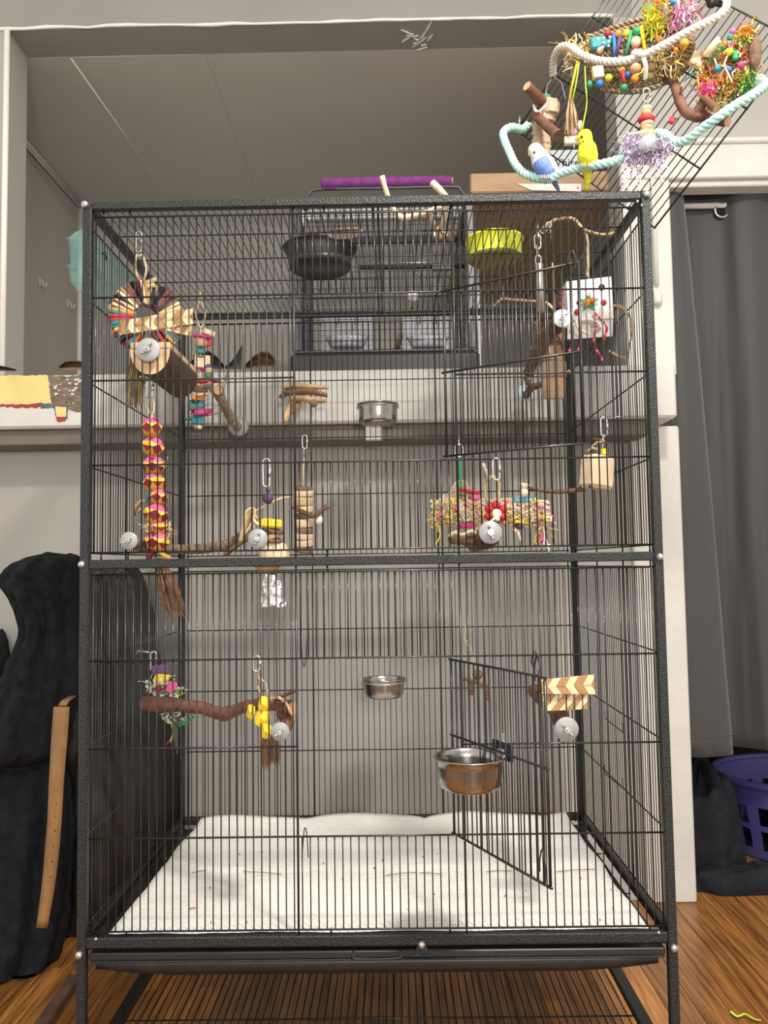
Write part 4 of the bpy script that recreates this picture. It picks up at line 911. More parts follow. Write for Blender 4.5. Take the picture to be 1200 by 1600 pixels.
# 3 bead and chip string
Yq = .54; bs = thing('bead_string', 'hanging string of red, green and orange wooden chips and beads near the rear left post', 'bird toy', at(315, 560, Yq))
b = MB(); p = at(313, 490, Yq); rope(b, [at(313, 466, Yq), p+V((-.010, 0, -.002)), at(314, 512, Yq), p+V((.011, 0, -.002)), at(313, 466, Yq)], .0025, 90, 2, 5, k=5); b.tube([at(313, 465, Yq), at(313, 455, Yq)], .0012, 5); b.tube([at(314, 512, Yq), at(312, 664, Yq)], .0015, 5); b.build('hang_cord', M['sisal'], bs)
def disc(x, y, w_, h_, m, nm='wood_disc', tilt=0, Y=Yq, par=bs):
    c = at(x, y, Y); h2 = S(h_, Y); r = S(w_/2, Y); b = MB(); b.lathe([(.0005, -h2/2), (r*.94, -h2/2), (r, -h2*.3), (r, h2*.3), (r*.94, h2/2), (.0005, h2/2)], Matrix.Translation(c) @ RY(tilt).to_4x4() @ RX(.15).to_4x4(), 14); b.build(nm, M[m], par)
def blk_(x, y, w_, h_, m, nm='wood_chip', tilt=0, Y=Yq, par=bs, d=None, bev=.0015):
    b = MB(); b.box(at(x, y, Y), (S(w_, Y), d or S(w_, Y)*.6, S(h_, Y)), RY(tilt) @ RZ(.35), 0, bev); b.build(nm, M[m], par)
def bead(x, y, r, m, nm='bead', Y=Yq, par=bs, sc=(1, 1, 1)): MB().ball(at(x, y, Y), S(r, Y), 12, sc).build(nm, M[m], par)
blk_(326, 520, 20, 8, 'palm', tilt=.35); disc(316, 526, 31, 4, 'magenta', tilt=.12); disc(314, 535, 22, 14, 'cut', 'wood_tube'); blk_(327, 536, 8, 10, 'red', tilt=.4); blk_(314, 548, 10, 10, 'teal', d=.010)
disc(312, 557, 22, 4, 'barkg', tilt=.1); blk_(316, 566, 24, 20, 'pale'); bead(317, 574, 6.5, 'magenta'); bead(325, 574, 6.5, 'purple'); disc(327, 579, 13, 8, 'jute', 'wood_bead'); bead(326, 587, 6, 'green')
disc(318, 596, 28, 5, 'red'); blk_(334, 594, 20, 4, 'red', tilt=.15); disc(315, 605, 26, 5, 'cardd', tilt=-.1); bead(327, 602, 4.5, 'pale'); disc(312, 610, 26, 6, 'bark', tilt=.1); disc(314, 617, 24, 4, 'palm', tilt=-.12); blk_(310, 622, 20, 9, 'orange', tilt=.1); disc(304, 628, 22, 5, 'blk')
blk_(308, 633, 24, 11, 'teal', tilt=-.1); disc(306, 639, 26, 4, 'cardd'); blk_(318, 645, 30, 8, 'magenta', tilt=-.16); blk_(304, 643, 10, 6, 'red'); blk_(297, 654, 16, 4, 'green', tilt=-.1); blk_(308, 656, 18, 14, 'teal', d=.015); disc(310, 667, 12, 6, 'pale', tilt=.2)
# 4 pink and gold woven ball chain
Yp = .055; wc = thing('woven_ball_chain', 'tall chain of pink, maroon and gold woven palm balls at the left', 'bird toy', at(240, 640, Yp))
def wball():
    n = 6; V_ = [(0, 0, 1)]; F = []; mi = []
    rings = [(.62, .72, 0), (.98, .22, .5), (1.0, -.18, 0), (.66, -.72, .5)]
    for r, z, o in rings: V_ += [(r*math.cos(2*PI*(j+o)/n), r*math.sin(2*PI*(j+o)/n), z) for j in range(n)]
    V_.append((0, 0, -1)); I = lambda k, j: 1+k*n+j % n
    for j in range(n):
        F.append([0, I(0, j), I(0, j+1)]); mi.append(0)
        F.append([I(0, j), I(1, j), I(0, j+1)]); mi.append(0 if j % 2 else 1); F.append([I(1, j), I(1, j+1), I(0, j+1)]); mi.append(0)
        F.append([I(1, j), I(2, j+1), I(1, j+1)]); mi.append(2); F.append([I(1, j), I(2, j), I(2, j+1)]); mi.append(3 if j % 3 else 2)
        F.append([I(2, j), I(3, j), I(2, j+1)]); mi.append(1 if j % 2 else 3); F.append([I(3, j), I(3, j+1), I(2, j+1)]); mi.append(4)
        F.append([I(3, j), 4*n+1, I(3, j+1)]); mi.append(4)
    b = MB()
    for f, k in zip(F, mi): b.add([V_[i] for i in f], [[0, 1, 2]], k)
    return b.mesh('woven_ball', [M['pink'], M['maroon'], M['yellow'], M['maroon'], M['ochre']])
wm = wball(); rd = random.Random(6)
for (x, y, r, h_) in ((237, 668, 15, 17), (239, 698, 16, 17), (240, 727, 16, 16), (241, 754, 16, 16), (247, 776, 14, 14), (244, 803, 18, 18), (247, 825, 14, 13), (245, 846, 18, 17)):
    inst('woven_ball', wm, wc, at(x, y, Yp), Euler((rd.uniform(-.25, .25), rd.uniform(-.3, .1), rd.uniform(0, 6))), (S(r*1.14, Yp), S(r*1.14, Yp), S(h_*1.02, Yp)))
b = MB(); b.tube([at(237, 650, Yp), at(240, 760, Yp), at(245, 860, Yp)], .0022, 6); rope(b, [at(236, 654, Yp), at(230, 634, Yp), at(236, 622, Yp), at(241, 634, Yp), at(237, 652, Yp)], .0018, 90, 2, 5, k=5); b.build('core_cord', M['sisal'], wc)
hook(wc, at(234, 592, Yp), .0014, L=S(30, Yp)); b = MB(); q = at(234, 594, Yp); b.tube([q, V((q.x, .0085, at(234, 588, .0085).z)), V((q.x, .003, at(234, 590, .0085).z))], .0012, 5); b.build('hang_wire', M['zinc'], wc)
b = MB(); p = at(216, 790, Yp); b.tube([at(232, 786, Yp), at(222, 782, Yp), at(212, 792, Yp), at(210, 806, Yp)], [.004, .007, .009, .005], 6, sq=(1, .3)); b.tube([at(222, 794, Yp), at(216, 800, Yp)], .006, 6, sq=(1, .3)); b.build('leaf_scrap', M['corn'], wc)
b = MB(); b.tube([at(236, 768, Yp-.012), at(230, 776, Yp-.014), at(228, 786, Yp-.012)], .0055, 6, sq=(1, .3)); b.build('teal_scrap', M['teal'], wc)
b = MB(); shreds(b, at(233, 826, Yp-.012), (.010, .004, .006), 26, .014, .0009, 2, 3); shreds(b, at(262, 830, Yp), (.010, .004, .010), 22, .014, .0009, 2, 5); shreds(b, at(256, 722, Yp-.006), (.006, .004, .006), 12, .012, .0008, 2, 6); stuff(b.build('palm_shreds', [M['palm'], M['corn']], wc))
b = MB(); b.tube(smooth_path([at(245, 860, Yp), at(236, 864, Yp-.008), at(232, 874, Yp-.006)], 3), .005, 6, mi=0); b.tube(smooth_path([at(246, 860, Yp), at(254, 866, Yp-.01), at(266, 872, Yp-.006)], 3), .005, 6, mi=1, sq=(1, .5)); b.build('tied_ends', [M['maroon'], M['ochre']], wc)
b = MB(); tassel(b, at(249, 872, Yp), at(249, 872, Yp).z-at(249, 962, Yp).z, .007, .020, 120, 8, V((S(26, Yp), 0, 0)), 4); stuff(b.build('bristle_tassel', [M['bristle'], M['leather'], M['cardd'], M['bristle']], wc))
# 5 purple bead / yellow block / foil hanger
Yf = .028; fh = thing('foil_hanger', 'hanging toy with purple bead, yellow block, pale block and crumpled silver foil', 'bird toy', at(420, 800, Yf))
hook(fh, at(416, 717, .009), .0014, L=S(44, .01)); b = MB(); b.tube([at(421, 756, .012), at(419, 768, Yf), at(420, 900, Yf)], .0011, 5); b.build('hang_cord', M['sisal'], fh)
bead(419, 779, 9, 'purple', Y=Yf, par=fh); bead(419, 765, 4, 'purple', Y=Yf, par=fh)
blk_(424, 818, 33, 14, 'yellow', 'yellow_block', .08, Yf, fh, .014, .003); disc(426, 829, 34, 5, 'bark', 'bark_disc', .25, Yf, fh); disc(425, 837, 26, 7, 'pale', 'wood_disc', -.15, Yf, fh); disc(428, 844, 30, 5, 'cardd', 'bark_disc', .15, Yf, fh)
c = at(429, 863, Yf); b = MB(); b.lathe([(.0005, -S(13, Yf)), (S(23, Yf), -S(13, Yf)), (S(24, Yf), -S(10, Yf)), (S(24, Yf), 0), (S(19, Yf), S(12, Yf)), (S(12, Yf), S(17, Yf)), (.0005, S(17, Yf))], Matrix.Translation(c) @ Matrix.Diagonal((1, .55, 1, 1)), 22); b.build('bell_block', M['pale'], fh)
c = at(419, 884, Yf); b = MB(); b.ball(c, S(22, Yf), 14, (1, .6, .38)); b.build('wood_lens', M['cut'], fh); MB().ball(at(438, 884, Yf), S(6, Yf), 8).build('chip', M['pale'], fh)
b = MB(); P = []; rd = random.Random(3)
for i in range(13):
    t = i/12; r = []
    for j in range(22):
        a = 2*PI*j/22; w_ = S(13+8*t, Yf)*(1+.25*noise.noise(V((math.cos(a)*3, math.sin(a)*3, t*5)))); r.append(at(424+4*t, 894+54*t, Yf)+V((w_*math.cos(a), w_*.55*math.sin(a), .003*noise.noise(V((a*3, t*6, 1))))))
    P.append(r)
b.grid(P, 0, False, .0004, closed=True); b.build('foil', M['foil'], fh)
# 6 stack of wood slices on the back bars
Yt = .57; st = thing('wood_slice_stack', 'column of stacked pale wood slices hung on a cord left of centre', 'bird toy', at(476, 800, Yt))
hook(st, at(476, 680, D-.010), .0017, L=.032); link(b := MB(), at(475, 706, D-.012), .022, .008, .0012, side=V((0, 1, 0))); b.build('chain_link', M['zinc'], st)
b = MB(); b.tube([at(475, 714, Yt+.02), at(474, 735, Yt), at(474, 764, Yt)], .0017, 6); b.build('hang_cord', M['sisal'], st)
for (y, w_, h_, m, tl) in ((763, 30, 6, 'cornd', .12), (771, 33, 9, 'pale', 0), (783, 32, 13, 'jute', .05), (796, 32, 10, 'pale', -.05), (805, 30, 8, 'barkg', .06), (817, 30, 13, 'pale', -.04), (829, 28, 9, 'barkg', .05), (838, 31, 9, 'pale', .1), (849, 30, 10, 'pale', -.05), (859, 31, 8, 'barkg', .12)): disc(474, y, w_, h_, m, 'wood_slice', tl, Yt, st)
b = MB(); branch(b, [at(458, 792, Yt-.026), at(474, 800, Yt-.03), at(490, 808, Yt-.026)], [.004, .005, .005], 8, 4, 2); branch(b, [at(490, 808, Yt-.026), at(502, 798, Yt-.026), at(513, 790, Yt-.026)], [.005, .0055, .0062], 8, 4, 3); b.build('twig', [M['bark'], M['cut']], st)
b = MB(); b.lathe([(.0001, 0), (.010, 0), (.010, .002), (.0001, .002)], toY(at(498, 812, Yt-.02)), 14); b.build('plastic_ring', M['offw'], st)
# 7 dried palm twist on the back bars
pt = thing('palm_twist', 'twisted brown dried palm bundle tied to the back bars in front of the ledge', 'bird toy', at(480, 620, .57))
for k, (P_, r_, m_) in enumerate((([(443, 606), (458, 602), (476, 604), (492, 605), (513, 606)], .009, 'corn'), ([(446, 614), (466, 612), (486, 612), (512, 618)], .011, 'cornd'), ([(452, 622), (470, 622), (490, 626), (510, 626)], .010, 'corn'), ([(440, 620), (450, 612), (460, 606), (462, 616)], .009, 'barkg'), ([(460, 620), (454, 636), (448, 650), (446, 660)], .009, 'corn'), ([(464, 622), (462, 636), (458, 646)], .007, 'cornd'))):
    b = MB(); b.tube(smooth_path([at(x, y, .565-.012*math.sin(i*1.3+k)) for i, (x, y) in enumerate(P_)], 5), [1.5*r_*(.55+.45*math.sin(PI*min(1, (q+2)/(5*(len(P_)-1)+1)))) for q in range(5*(len(P_)-1)+1)], 8, sq=(1, .5)); b.build('palm_strip', M[m_], pt)
bead(490, 630, 7, 'cardd', 'knot', .545, pt); b = MB(); b.tube([at(480, 612, .56), at(480, 608, D-.004)], .003, 5); b.build('tie', M['sisal'], pt)
# 8 crinkle-paper tube, left one hung from the back bars
Yv = .50; cv = thing('crinkle_tube', 'woven vine tube stuffed with crinkle paper under a green palm fan, left of the pair', 'bird toy', at(722, 800, Yv))
def vine_tube(par, a, c, r, seed, n=26):
    b = MB(); rd = random.Random(seed); a, c = V(a), V(c); d = (c-a); L = d.length; t_ = d.normalized(); e1 = V((0, 1, 0)); e2 = t_.cross(e1).normalized()
    for k in range(n):
        sg = 1 if k % 2 else -1; ph = 2*PI*k/n; P = []
        for i in range(15):
            f = i/14; an = ph+sg*f*2.6; rr = r*(.9+.14*math.sin(f*PI)+.05*rd.uniform(-1, 1)); P.append(a+d*f+(e1*math.cos(an)+e2*math.sin(an))*rr)
        b.tube(P, .0019, 4, rd.randrange(2), sq=(1, .6))
    b.build('vine_weave', [M['palm'], M['cream']], par); b = MB(); b.tube([a+d*.02, a+d*.5, c-d*.02], [r*.75, r*.82, r*.75], 14); b.build('paper_core', M['cream'], par)
vine_tube(cv, at(684, 800, Yv), at(764, 800, Yv), S(22, Yv), 2)
b = MB(); shreds(b, at(700, 798, Yv-.022), (.027, .010, .017), 130, .024, .0027, 6, 11, 1.6); shreds(b, at(745, 798, Yv-.022), (.026, .010, .015), 100, .024, .0027, 6, 12, 1.6); shreds(b, at(682, 806, Yv), (.010, .010, .016), 70, .026, .0024, 6, 13, 1.5, hang=.3); stuff(b.build('paper_shreds', [M['cream'], M['cream'], M['pink'], M['palm'], M['yellow'], M['cream']], cv))
b = MB(); p0 = at(718, 716, Yv); p1 = at(720, 776, Yv); rope(b, [p0, p1], .004, 60, 3, 5); b.build('green_cord', M['green'], cv)
link(b := MB(), at(717, 704, D-.025), S(20, Yv), S(14, Yv), .0022, mi=0); b.tube([at(717, 694, D-.025), at(717, 680, D-.010), at(718, 684, D-.004)], .0016, 6); b.build('key_ring', M['zinc'], cv)
for sg in (-1, 1):
    for k in range(9):
        f = k/8; b = MB(); q0 = at(720, 750+26*f, Yv); q1 = at(720+sg*(14+24*f), 768+24*f-6*(1-f), Yv-.01); b.tube([q0, q0.lerp(q1, .6)+V((0, 0, .004)), q1], [.0022, .0028, .0008], 5, sq=(1, .4)); b.build('palm_frond', M['palm' if (k+sg) % 2 else 'jute'], cv)
bead(742, 778, 7, 'pink', Y=Yv-.02, par=cv); blk_(730, 822, 26, 6, 'magenta', 'chip', -.1, Yv-.02, cv); blk_(733, 768, 30, 5, 'red', 'chip', .2, Yv-.02, cv)
b = MB()
for (x, y, x2, y2, m) in ((684, 818, 680, 852, 0), (740, 820, 736, 834, 0), (726, 826, 728, 838, 1)): b.tube(smooth_path([at(x, y, Yv-.02), at(x+4, (y+y2)/2, Yv-.02), at(x2, y2, Yv-.02)], 5), .0014, 5, m)
b.build('dangling_strips', [M['yellow'], M['palm']], cv)
# 9 the right-hand tube with a red bead flower, hung on the front bar
Yw = .055; cw = thing('crinkle_tube', 'woven vine tube with a red bead flower and blue bow, right of the pair', 'bird toy', at(810, 800, Yw))
vine_tube(cw, at(762, 800, Yw), at(856, 802, Yw), S(21, Yw), 4, 24)
b = MB(); shreds(b, at(806, 800, Yw-.016), (.026, .007, .011), 90, .018, .0021, 6, 21, 1.6); shreds(b, at(842, 802, Yw-.014), (.013, .009, .012), 70, .018, .0021, 6, 22, 1.6); shreds(b, at(846, 826, Yw), (.008, .006, .012), 36, .03, .0010, 6, 23, hang=.8); stuff(b.build('paper_shreds', [M['cream'], M['yellow'], M['offw'], M['cream'], M['palm'], M['pink']], cw))
for i in range(6):
    a = 2*PI*i/6+.5; bead(775+13*math.cos(a), 801-12*math.sin(a), 7, 'red', 'red_bead', .016, cw)
bead(776, 803, 8, 'cream', 'pale_bead', .010, cw)
b = MB(); rope(b, [at(776, 806, .006), at(768, 815, .002), at(758, 822, -.002)], .003, 60, 2, 5); b.ball(at(777, 811, .004), .0045, 8); b.build('rope_end', M['rope'], cw)
link(b := MB(), at(769, 765, .03), S(40, .03), S(22, .03), .0026); b.build('wicker_ring', M['jute'], cw)
hook(cw, at(775, 716, .006), .0014, L=S(34, .02)); b = MB(); rope(b, [at(755, 724, .02), at(760, 738, .02), at(764, 750, .022)], .0032, 60, 2, 5); b.build('knotted_cord', M['rope'], cw)
bead(819, 770, 7, 'cream', Y=Yw-.02, par=cw); bead(819, 759, 5, 'cream', Y=Yw-.02, par=cw)
b = MB()
for sg in (-1, 1): b.tube(smooth_path([at(819, 780, Yw-.02), at(819+sg*8, 776, Yw-.02), at(819+sg*14, 778, Yw-.02), at(819+sg*12, 784, Yw-.02), at(819, 781, Yw-.02)], 4), .003, 5, sq=(1, .5))
b.build('blue_bow', M['sky'], cw); b = MB()
for sg in (-1, 1): b.tube([at(819, 757, Yw-.02), at(819+sg*8, 757+sg*1.5, Yw-.02)], .0024, 5)
b.build('cord_bow', M['cream'], cw)
blk_(813, 816, 26, 5, 'yellow', 'yellow_chip', .08, Yw-.012, cw); bead(811, 822, 7, 'purple', Y=Yw-.012, par=cw, sc=(1, 1, .8)); bead(804, 829, 5, 'pale', Y=Yw-.012, par=cw)
b = MB(); b.tube([at(809, 827, Yw-.012), at(810, 836, Yw-.012), at(814, 845, Yw-.012)], .0026, 5); b.build('cord_end', M['cream'], cw)
b = MB()
for k, (x, y, x2, y2) in enumerate(((858, 796, 866, 820), (848, 822, 850, 852), (843, 830, 841, 850), (852, 840, 858, 862))): b.tube(smooth_path([at(x, y, Yw-.01), at(x+3, (y+y2)/2, Yw-.01), at(x2, y2, Yw-.01)], 5), .0016, 5, k % 2)
b.build('pink_streamers', [M['pink'], M['offw']], cw)
# 10 pale block on a twig
Yk = .16; kb = thing('pale_block_toy', 'large pale wooden block on a link with a dark twig sticking out left', 'bird toy', at(930, 740, Yk))
b = MB(); b.box(at(933, 738, Yk), (S(46, Yk), .040, S(52, Yk)), RY(.10) @ RZ(.5), 0, .006); b.build('wood_block', M['pale'], kb)
MB().ball(at(922, 760, Yk-.030), .0028, 8).build('block_hole', M['blk'], kb)
hook(kb, at(943, 652, Yk), .0016, L=S(30, Yk)); b = MB(); b.tube([at(943, 655, Yk), V((H-.006, Yk, at(943, 650, Yk).z)), V((H-.003, Yk, at(943, 654, Yk).z))], .0013, 5); b.tube([at(943, 678, Yk), at(940, 712, Yk)], .0016, 5); b.build('hang_wire', M['zinc'], kb)
b = MB()
for (a, q, m) in (((922, 700), (944, 690), 0), ((926, 686), (950, 696), 1), ((916, 706), (934, 702), 0)): b.tube([at(*a, Yk-.01), at((a[0]+q[0])/2, (a[1]+q[1])/2-4, Yk-.012), at(*q, Yk-.01)], .0045, 6, m, sq=(1, .4))
b.build('leaf_scraps', [M['corn'], M['cornd']], kb); blk_(944, 706, 9, 10, 'yellow', 'yellow_chip', 0, Yk-.006, kb, .008)
b = MB(); branch(b, [at(914, 764, Yk+.01), at(890, 767, Yk+.02), at(862, 768, Yk+.03), at(828, 763, Yk+.04)], [.0045, .004, .004, .003], 8, 5, 4); b.build('twig', [M['bark'], M['cut']], kb)
# 11 white card box with a star and red beads
Yx = .17; wx = thing('white_card_box', 'white card box toy with green star and strings of red beads, upper right', 'bird toy', at(920, 500, Yx))
b = MB(); f = [at(885, 440, Yx-.012), at(955, 432, Yx-.012), at(959, 497, Yx-.012), at(888, 500, Yx-.012)]; b.poly(f, (0, .003, 0)); b.build('front_panel', M['paperw'], wx)
b = MB(); b.poly([at(887, 500, Yx), at(958, 497, Yx), at(957, 525, Yx), at(887, 530, Yx)], (0, .003, 0)); b.poly([f[0]+V((0, .003, 0)), f[3]+V((0, .003, 0)), f[3]+V((0, .05, 0)), f[0]+V((0, .05, 0))], (.002, 0, 0)); b.poly([f[1]+V((0, .003, 0)), f[2]+V((0, .003, 0)), f[2]+V((0, .05, 0)), f[1]+V((0, .05, 0))], (-.002, 0, 0)); b.poly([f[0]+V((0, .05, 0)), f[1]+V((0, .05, 0)), f[2]+V((0, .05, 0)), f[3]+V((0, .05, 0))], (0, .002, 0)); b.build('box_body', M['paperw'], wx)
b = MB(); cc = at(916, 512, Yx-.022); P = [[cc+V((S(22, Yx)*math.cos(a), -.006+y, -.004+S(15, Yx)*math.sin(a))) for a in [PI*i/12 for i in range(13)]] for y in (0, .03)]; b.grid(P, 0, True, .0016); b.build('arched_flap', M['paperw'], wx)
b = MB(); st_ = at(920, 473, Yx-.017)
b.poly([st_+V((S(17 if i % 2 == 0 else 7, Yx)*math.sin(PI*i/5), -.003, S(17 if i % 2 == 0 else 7, Yx)*math.cos(PI*i/5))) for i in range(10)], (0, .003, 0)); b.build('green_star', M['green'], wx)
for (x, y, r, m) in ((917, 473, 6, 'orange'), (927, 469, 5, 'orange'), (918, 461, 3, 'palm'), (943, 473, 5, 'red'), (904, 473, 4, 'red'), (878, 459, 4, 'red'), (877, 476, 5, 'red'), (876, 466, 3.5, 'maroon'), (902, 488, 5, 'red')): bead(x, y, r, m, 'bead', Yx-.024, wx)
b = MB(); b.lathe([(.0001, 0), (S(5, Yx), 0), (S(5, Yx), .002), (.0001, .002)], toY(at(940, 449, Yx-.0115)), 14); b.build('punched_hole', M['blk'], wx)
i_ = 0
for path in (((930, 490), (940, 500), (948, 512), (946, 522), (944, 530)), ((928, 494), (931, 510), (929, 522), (928, 534)), ((929, 543), (935, 552), (941, 562)), ((894, 540), (890, 548)), ((906, 536), (904, 546))):
    pp = smooth_path([V((x, y, 0)) for x, y in path], 3)
    for q in pp: bead(q.x, q.y, 2.3, ('red', 'pink', 'red', 'maroon')[i_ % 4], 'red_bead', Yx-.026, wx); i_ += 1
b = MB()
for path in (((938, 498), (948, 512), (944, 532)), ((930, 494), (929, 540), (942, 564)), ((877, 455), (876, 490))): b.tube([at(x, y, Yx-.026) for x, y in path], .0007, 4)
b.build('bead_thread', M['red'], wx)
b = MB(); b.tube(smooth_path([at(900, 500, Yx-.03), at(905, 514, Yx-.034), at(920, 522, Yx-.034)], 5), .0022, 5); b.build('twine', M['sisal'], wx); b = MB(); b.tube([at(920, 436, Yx), at(918, 400, Yx), at(918, 372, Yx)], .0015, 5); b.build('hang_cord', M['sisal'], wx)
MB().lathe([(.0005, 0), (.008, 0), (.008, .003), (.0005, .003)], Matrix.Translation(at(962, 478, Yx-.01)) @ RY(PI/2).to_4x4(), 12).build('wood_button', M['bark'], wx)
# 12 chain with steel bell tube, and the cardboard coil log
Ym = .15; ch = thing('bell_tube_chain', 'steel chain with a narrow metal bell tube hanging at upper right', 'bird toy', at(842, 420, Ym))
for k, y in enumerate((362, 378, 394)): link(b := MB(), at(840, y, Ym), S(23, Ym), S(10, Ym), .0015, side=V((1, 0, 0)) if k == 1 else V((.35, .93, 0))); b.build('chain_link', M['zinc'], ch)
q = at(840, 352, Ym); b = MB(); b.tube([q, V((q.x, q.y, zR))], .0013, 5); b.build('hang_wire', M['zinc'], ch)
b = MB(); a, c = at(842, 412, Ym), at(842, 488, Ym); b.lathe([(.0005, 0), (S(6, Ym), -.0005), (S(6.5, Ym), -.003), (S(6.5, Ym), -(a.z-c.z)), (S(5.5, Ym), -(a.z-c.z)), (S(5.5, Ym), -.006)], Matrix.Translation(a), 18); b.build('bell_tube', M['zinc'], ch); b = MB(); link(b, at(841, 406, Ym), S(14, Ym), S(9, Ym), .0013); b.build('tube_loop', M['zinc'], ch)
MB().lathe([(.0005, 0), (S(4, Ym), 0), (S(4, Ym), .006), (.0005, .006)], Matrix.Translation(c+V((0, 0, -.004))), 12).build('clapper', M['blk'], ch)
Yl = .30; lo = thing('coil_log', 'tan corrugated cardboard log toy with a twine loop at upper right', 'bird toy', at(865, 580, Yl))
for (y, w_, h_, m) in ((522, 34, 26, 'card'), (553, 34, 24, 'cut'), (578, 38, 26, 'card'), (603, 37, 24, 'cut'), (618, 34, 10, 'card')): disc(866, y, w_, h_, m, 'log_segment', rd.uniform(-.06, .06), Yl, lo)
disc(866, 540, 28, 8, 'cardd', 'dark_spacer', 0, Yl, lo); disc(866, 566, 38, 4, 'cardd', 'dark_spacer', .1, Yl, lo); disc(866, 590, 36, 4, 'cardd', 'dark_spacer', -.05, Yl, lo)
b = MB(); b.tube(smooth_path([at(858, 516, Yl-.022), at(854, 536, Yl-.026), at(860, 552, Yl-.024)], 5), .003, 6); b.tube(smooth_path([at(868, 520, Yl-.024), at(874, 530, Yl-.026), at(880, 548, Yl-.022)], 5), .0016, 5, 1); b.build('twine_loop', [M['sisal'], M['maroon']], lo)
b = MB(); q = at(866, 508, Yl); b.tube([at(866, 618, Yl), q, V((q.x, q.y, zR))], .0013, 5); b.build('hang_cord', M['jute'], lo)
b = MB(); shreds(b, at(846, 520, Yl), (.010, .008, .03), 30, .03, .002, 2, 31); stuff(b.build('bark_shreds', [M['cornd'], M['bark']], lo))
# 13 bendable sisal ropes
br = thing('bendable_rope', 'thin tan bendable rope arching under the cage roof at upper right', 'rope', at(890, 350, .18))
b = MB(); Yy = .18; rope(b, [at(850, 360, Yy), at(862, 346, Yy), at(880, 341, Yy), at(896, 342, Yy), at(908, 354, Yy), at(920, 362, Yy), at(945, 367, Yy+.03), at(972, 360, Yy+.05)], .0032, 90, 2, 5, k=5); b.build('rope_strand', M['jute'], br)
b = MB(); rope(b, [at(912, 356, Yy), at(918, 375, Yy), at(919, 400, Yy), at(918, 432, Yy-.01)], .0026, 90, 2, 5, k=5); b.build('rope_branch', M['jute'], br)
link(b := MB(), at(853, 356, Yy), .026, .009, .0013, ax=V((.7, 0, .7)), side=V((.7, 0, -.7))); b.tube([at(860, 350, Yy), V((at(860, 350, Yy).x, Yy, zR))], .0012, 5); b.build('rope_clip', M['zinc'], br)
b2 = thing('bendable_rope', 'thin tan bendable rope curling down the right side bars below the white box', 'rope', at(985, 500, .12))
b = MB(); rope(b, [at(960, 477, .15), at(972, 480, .13), at(985, 496, .11), at(988, 514, .10)], .0028, 90, 2, 5, k=5); rope(b, [at(952, 548, .15), at(966, 556, .14), at(981, 560, .13)], .0022, 90, 2, 5, k=5); rope(b, [at(981, 560, .13), at(984, 540, .12), at(988, 514, .10)], .002, 90, 2, 5, k=4); b.build('rope_strand', M['jute'], b2)
b3 = thing('bendable_rope', 'thin tan rope loop strung behind the bell tube at upper right', 'rope', at(810, 470, .42))
b = MB(); rope(b, [at(772, 478, .45), at(784, 467, .43), at(800, 468, .42), at(830, 470, .40), at(852, 472, .38), at(866, 484, .34)], .0030, 90, 2, 5, k=5); b.build('rope_strand', M['sisal'], b3)
b = MB(); q = at(786, 467, .43); b.tube([q, V((q.x, q.y, zR))], .0009, 4); b.build('hang_wire', M['zinc'], b3)
# 14 crinkle toy, low left
Yc = .28; cr = thing('crinkle_bundle', 'small bundle of zebra, yellow and green plastic curls hanging low on the left', 'bird toy', at(262, 1080, Yc))
hook(cr, at(240, 1018, Yc), .0016, L=S(30, Yc)); b = MB(); q = at(240, 1020, Yc); b.tube([q, V((-H+.006, Yc, q.z+.004)), V((-H+.003, Yc, q.z-.002))], .0013, 5); b.tube([at(244, 1040, Yc), at(254, 1100, Yc)], .0012, 5); b.build('hang_wire', M['zinc'], cr)
blk_(250, 1046, 26, 14, 'purple', 'purple_block', -.12, Yc, cr); blk_(252, 1060, 22, 16, 'yellow', 'yellow_chip', .3, Yc, cr); blk_(268, 1074, 14, 16, 'pink', 'pink_chip', .4, Yc-.01, cr); bead(248, 1076, 6, 'maroon', Y=Yc-.01, par=cr)
b = MB(); shreds(b, at(246, 1072, Yc), (.020, .012, .014), 60, .026, .0016, 4, 41, 1.3); shreds(b, at(268, 1082, Yc), (.012, .012, .010), 40, .024, .0015, 4, 42, 1.3); shreds(b, at(274, 1122, Yc), (.014, .010, .008), 36, .024, .0012, 4, 43, 1.2); stuff(b.build('plastic_curls', [M['offw'], M['blk'], M['lime'], M['offw']], cr))
b = MB(); b.tube(smooth_path([at(272, 1134, Yc), at(286, 1131, Yc), at(302, 1120, Yc)], 4), .009, 6, sq=(1, .35)); b.build('green_leaf', M['green'], cr)
b = MB(); b.tube(smooth_path([at(266, 1126, Yc), at(270, 1142, Yc), at(266, 1160, Yc)], 4), .0012, 4, 0); b.tube(smooth_path([at(270, 1150, Yc), at(264, 1158, Yc), at(260, 1164, Yc)], 4), .0010, 4, 1); b.build('streamers', [M['lime'], M['red']], cr)
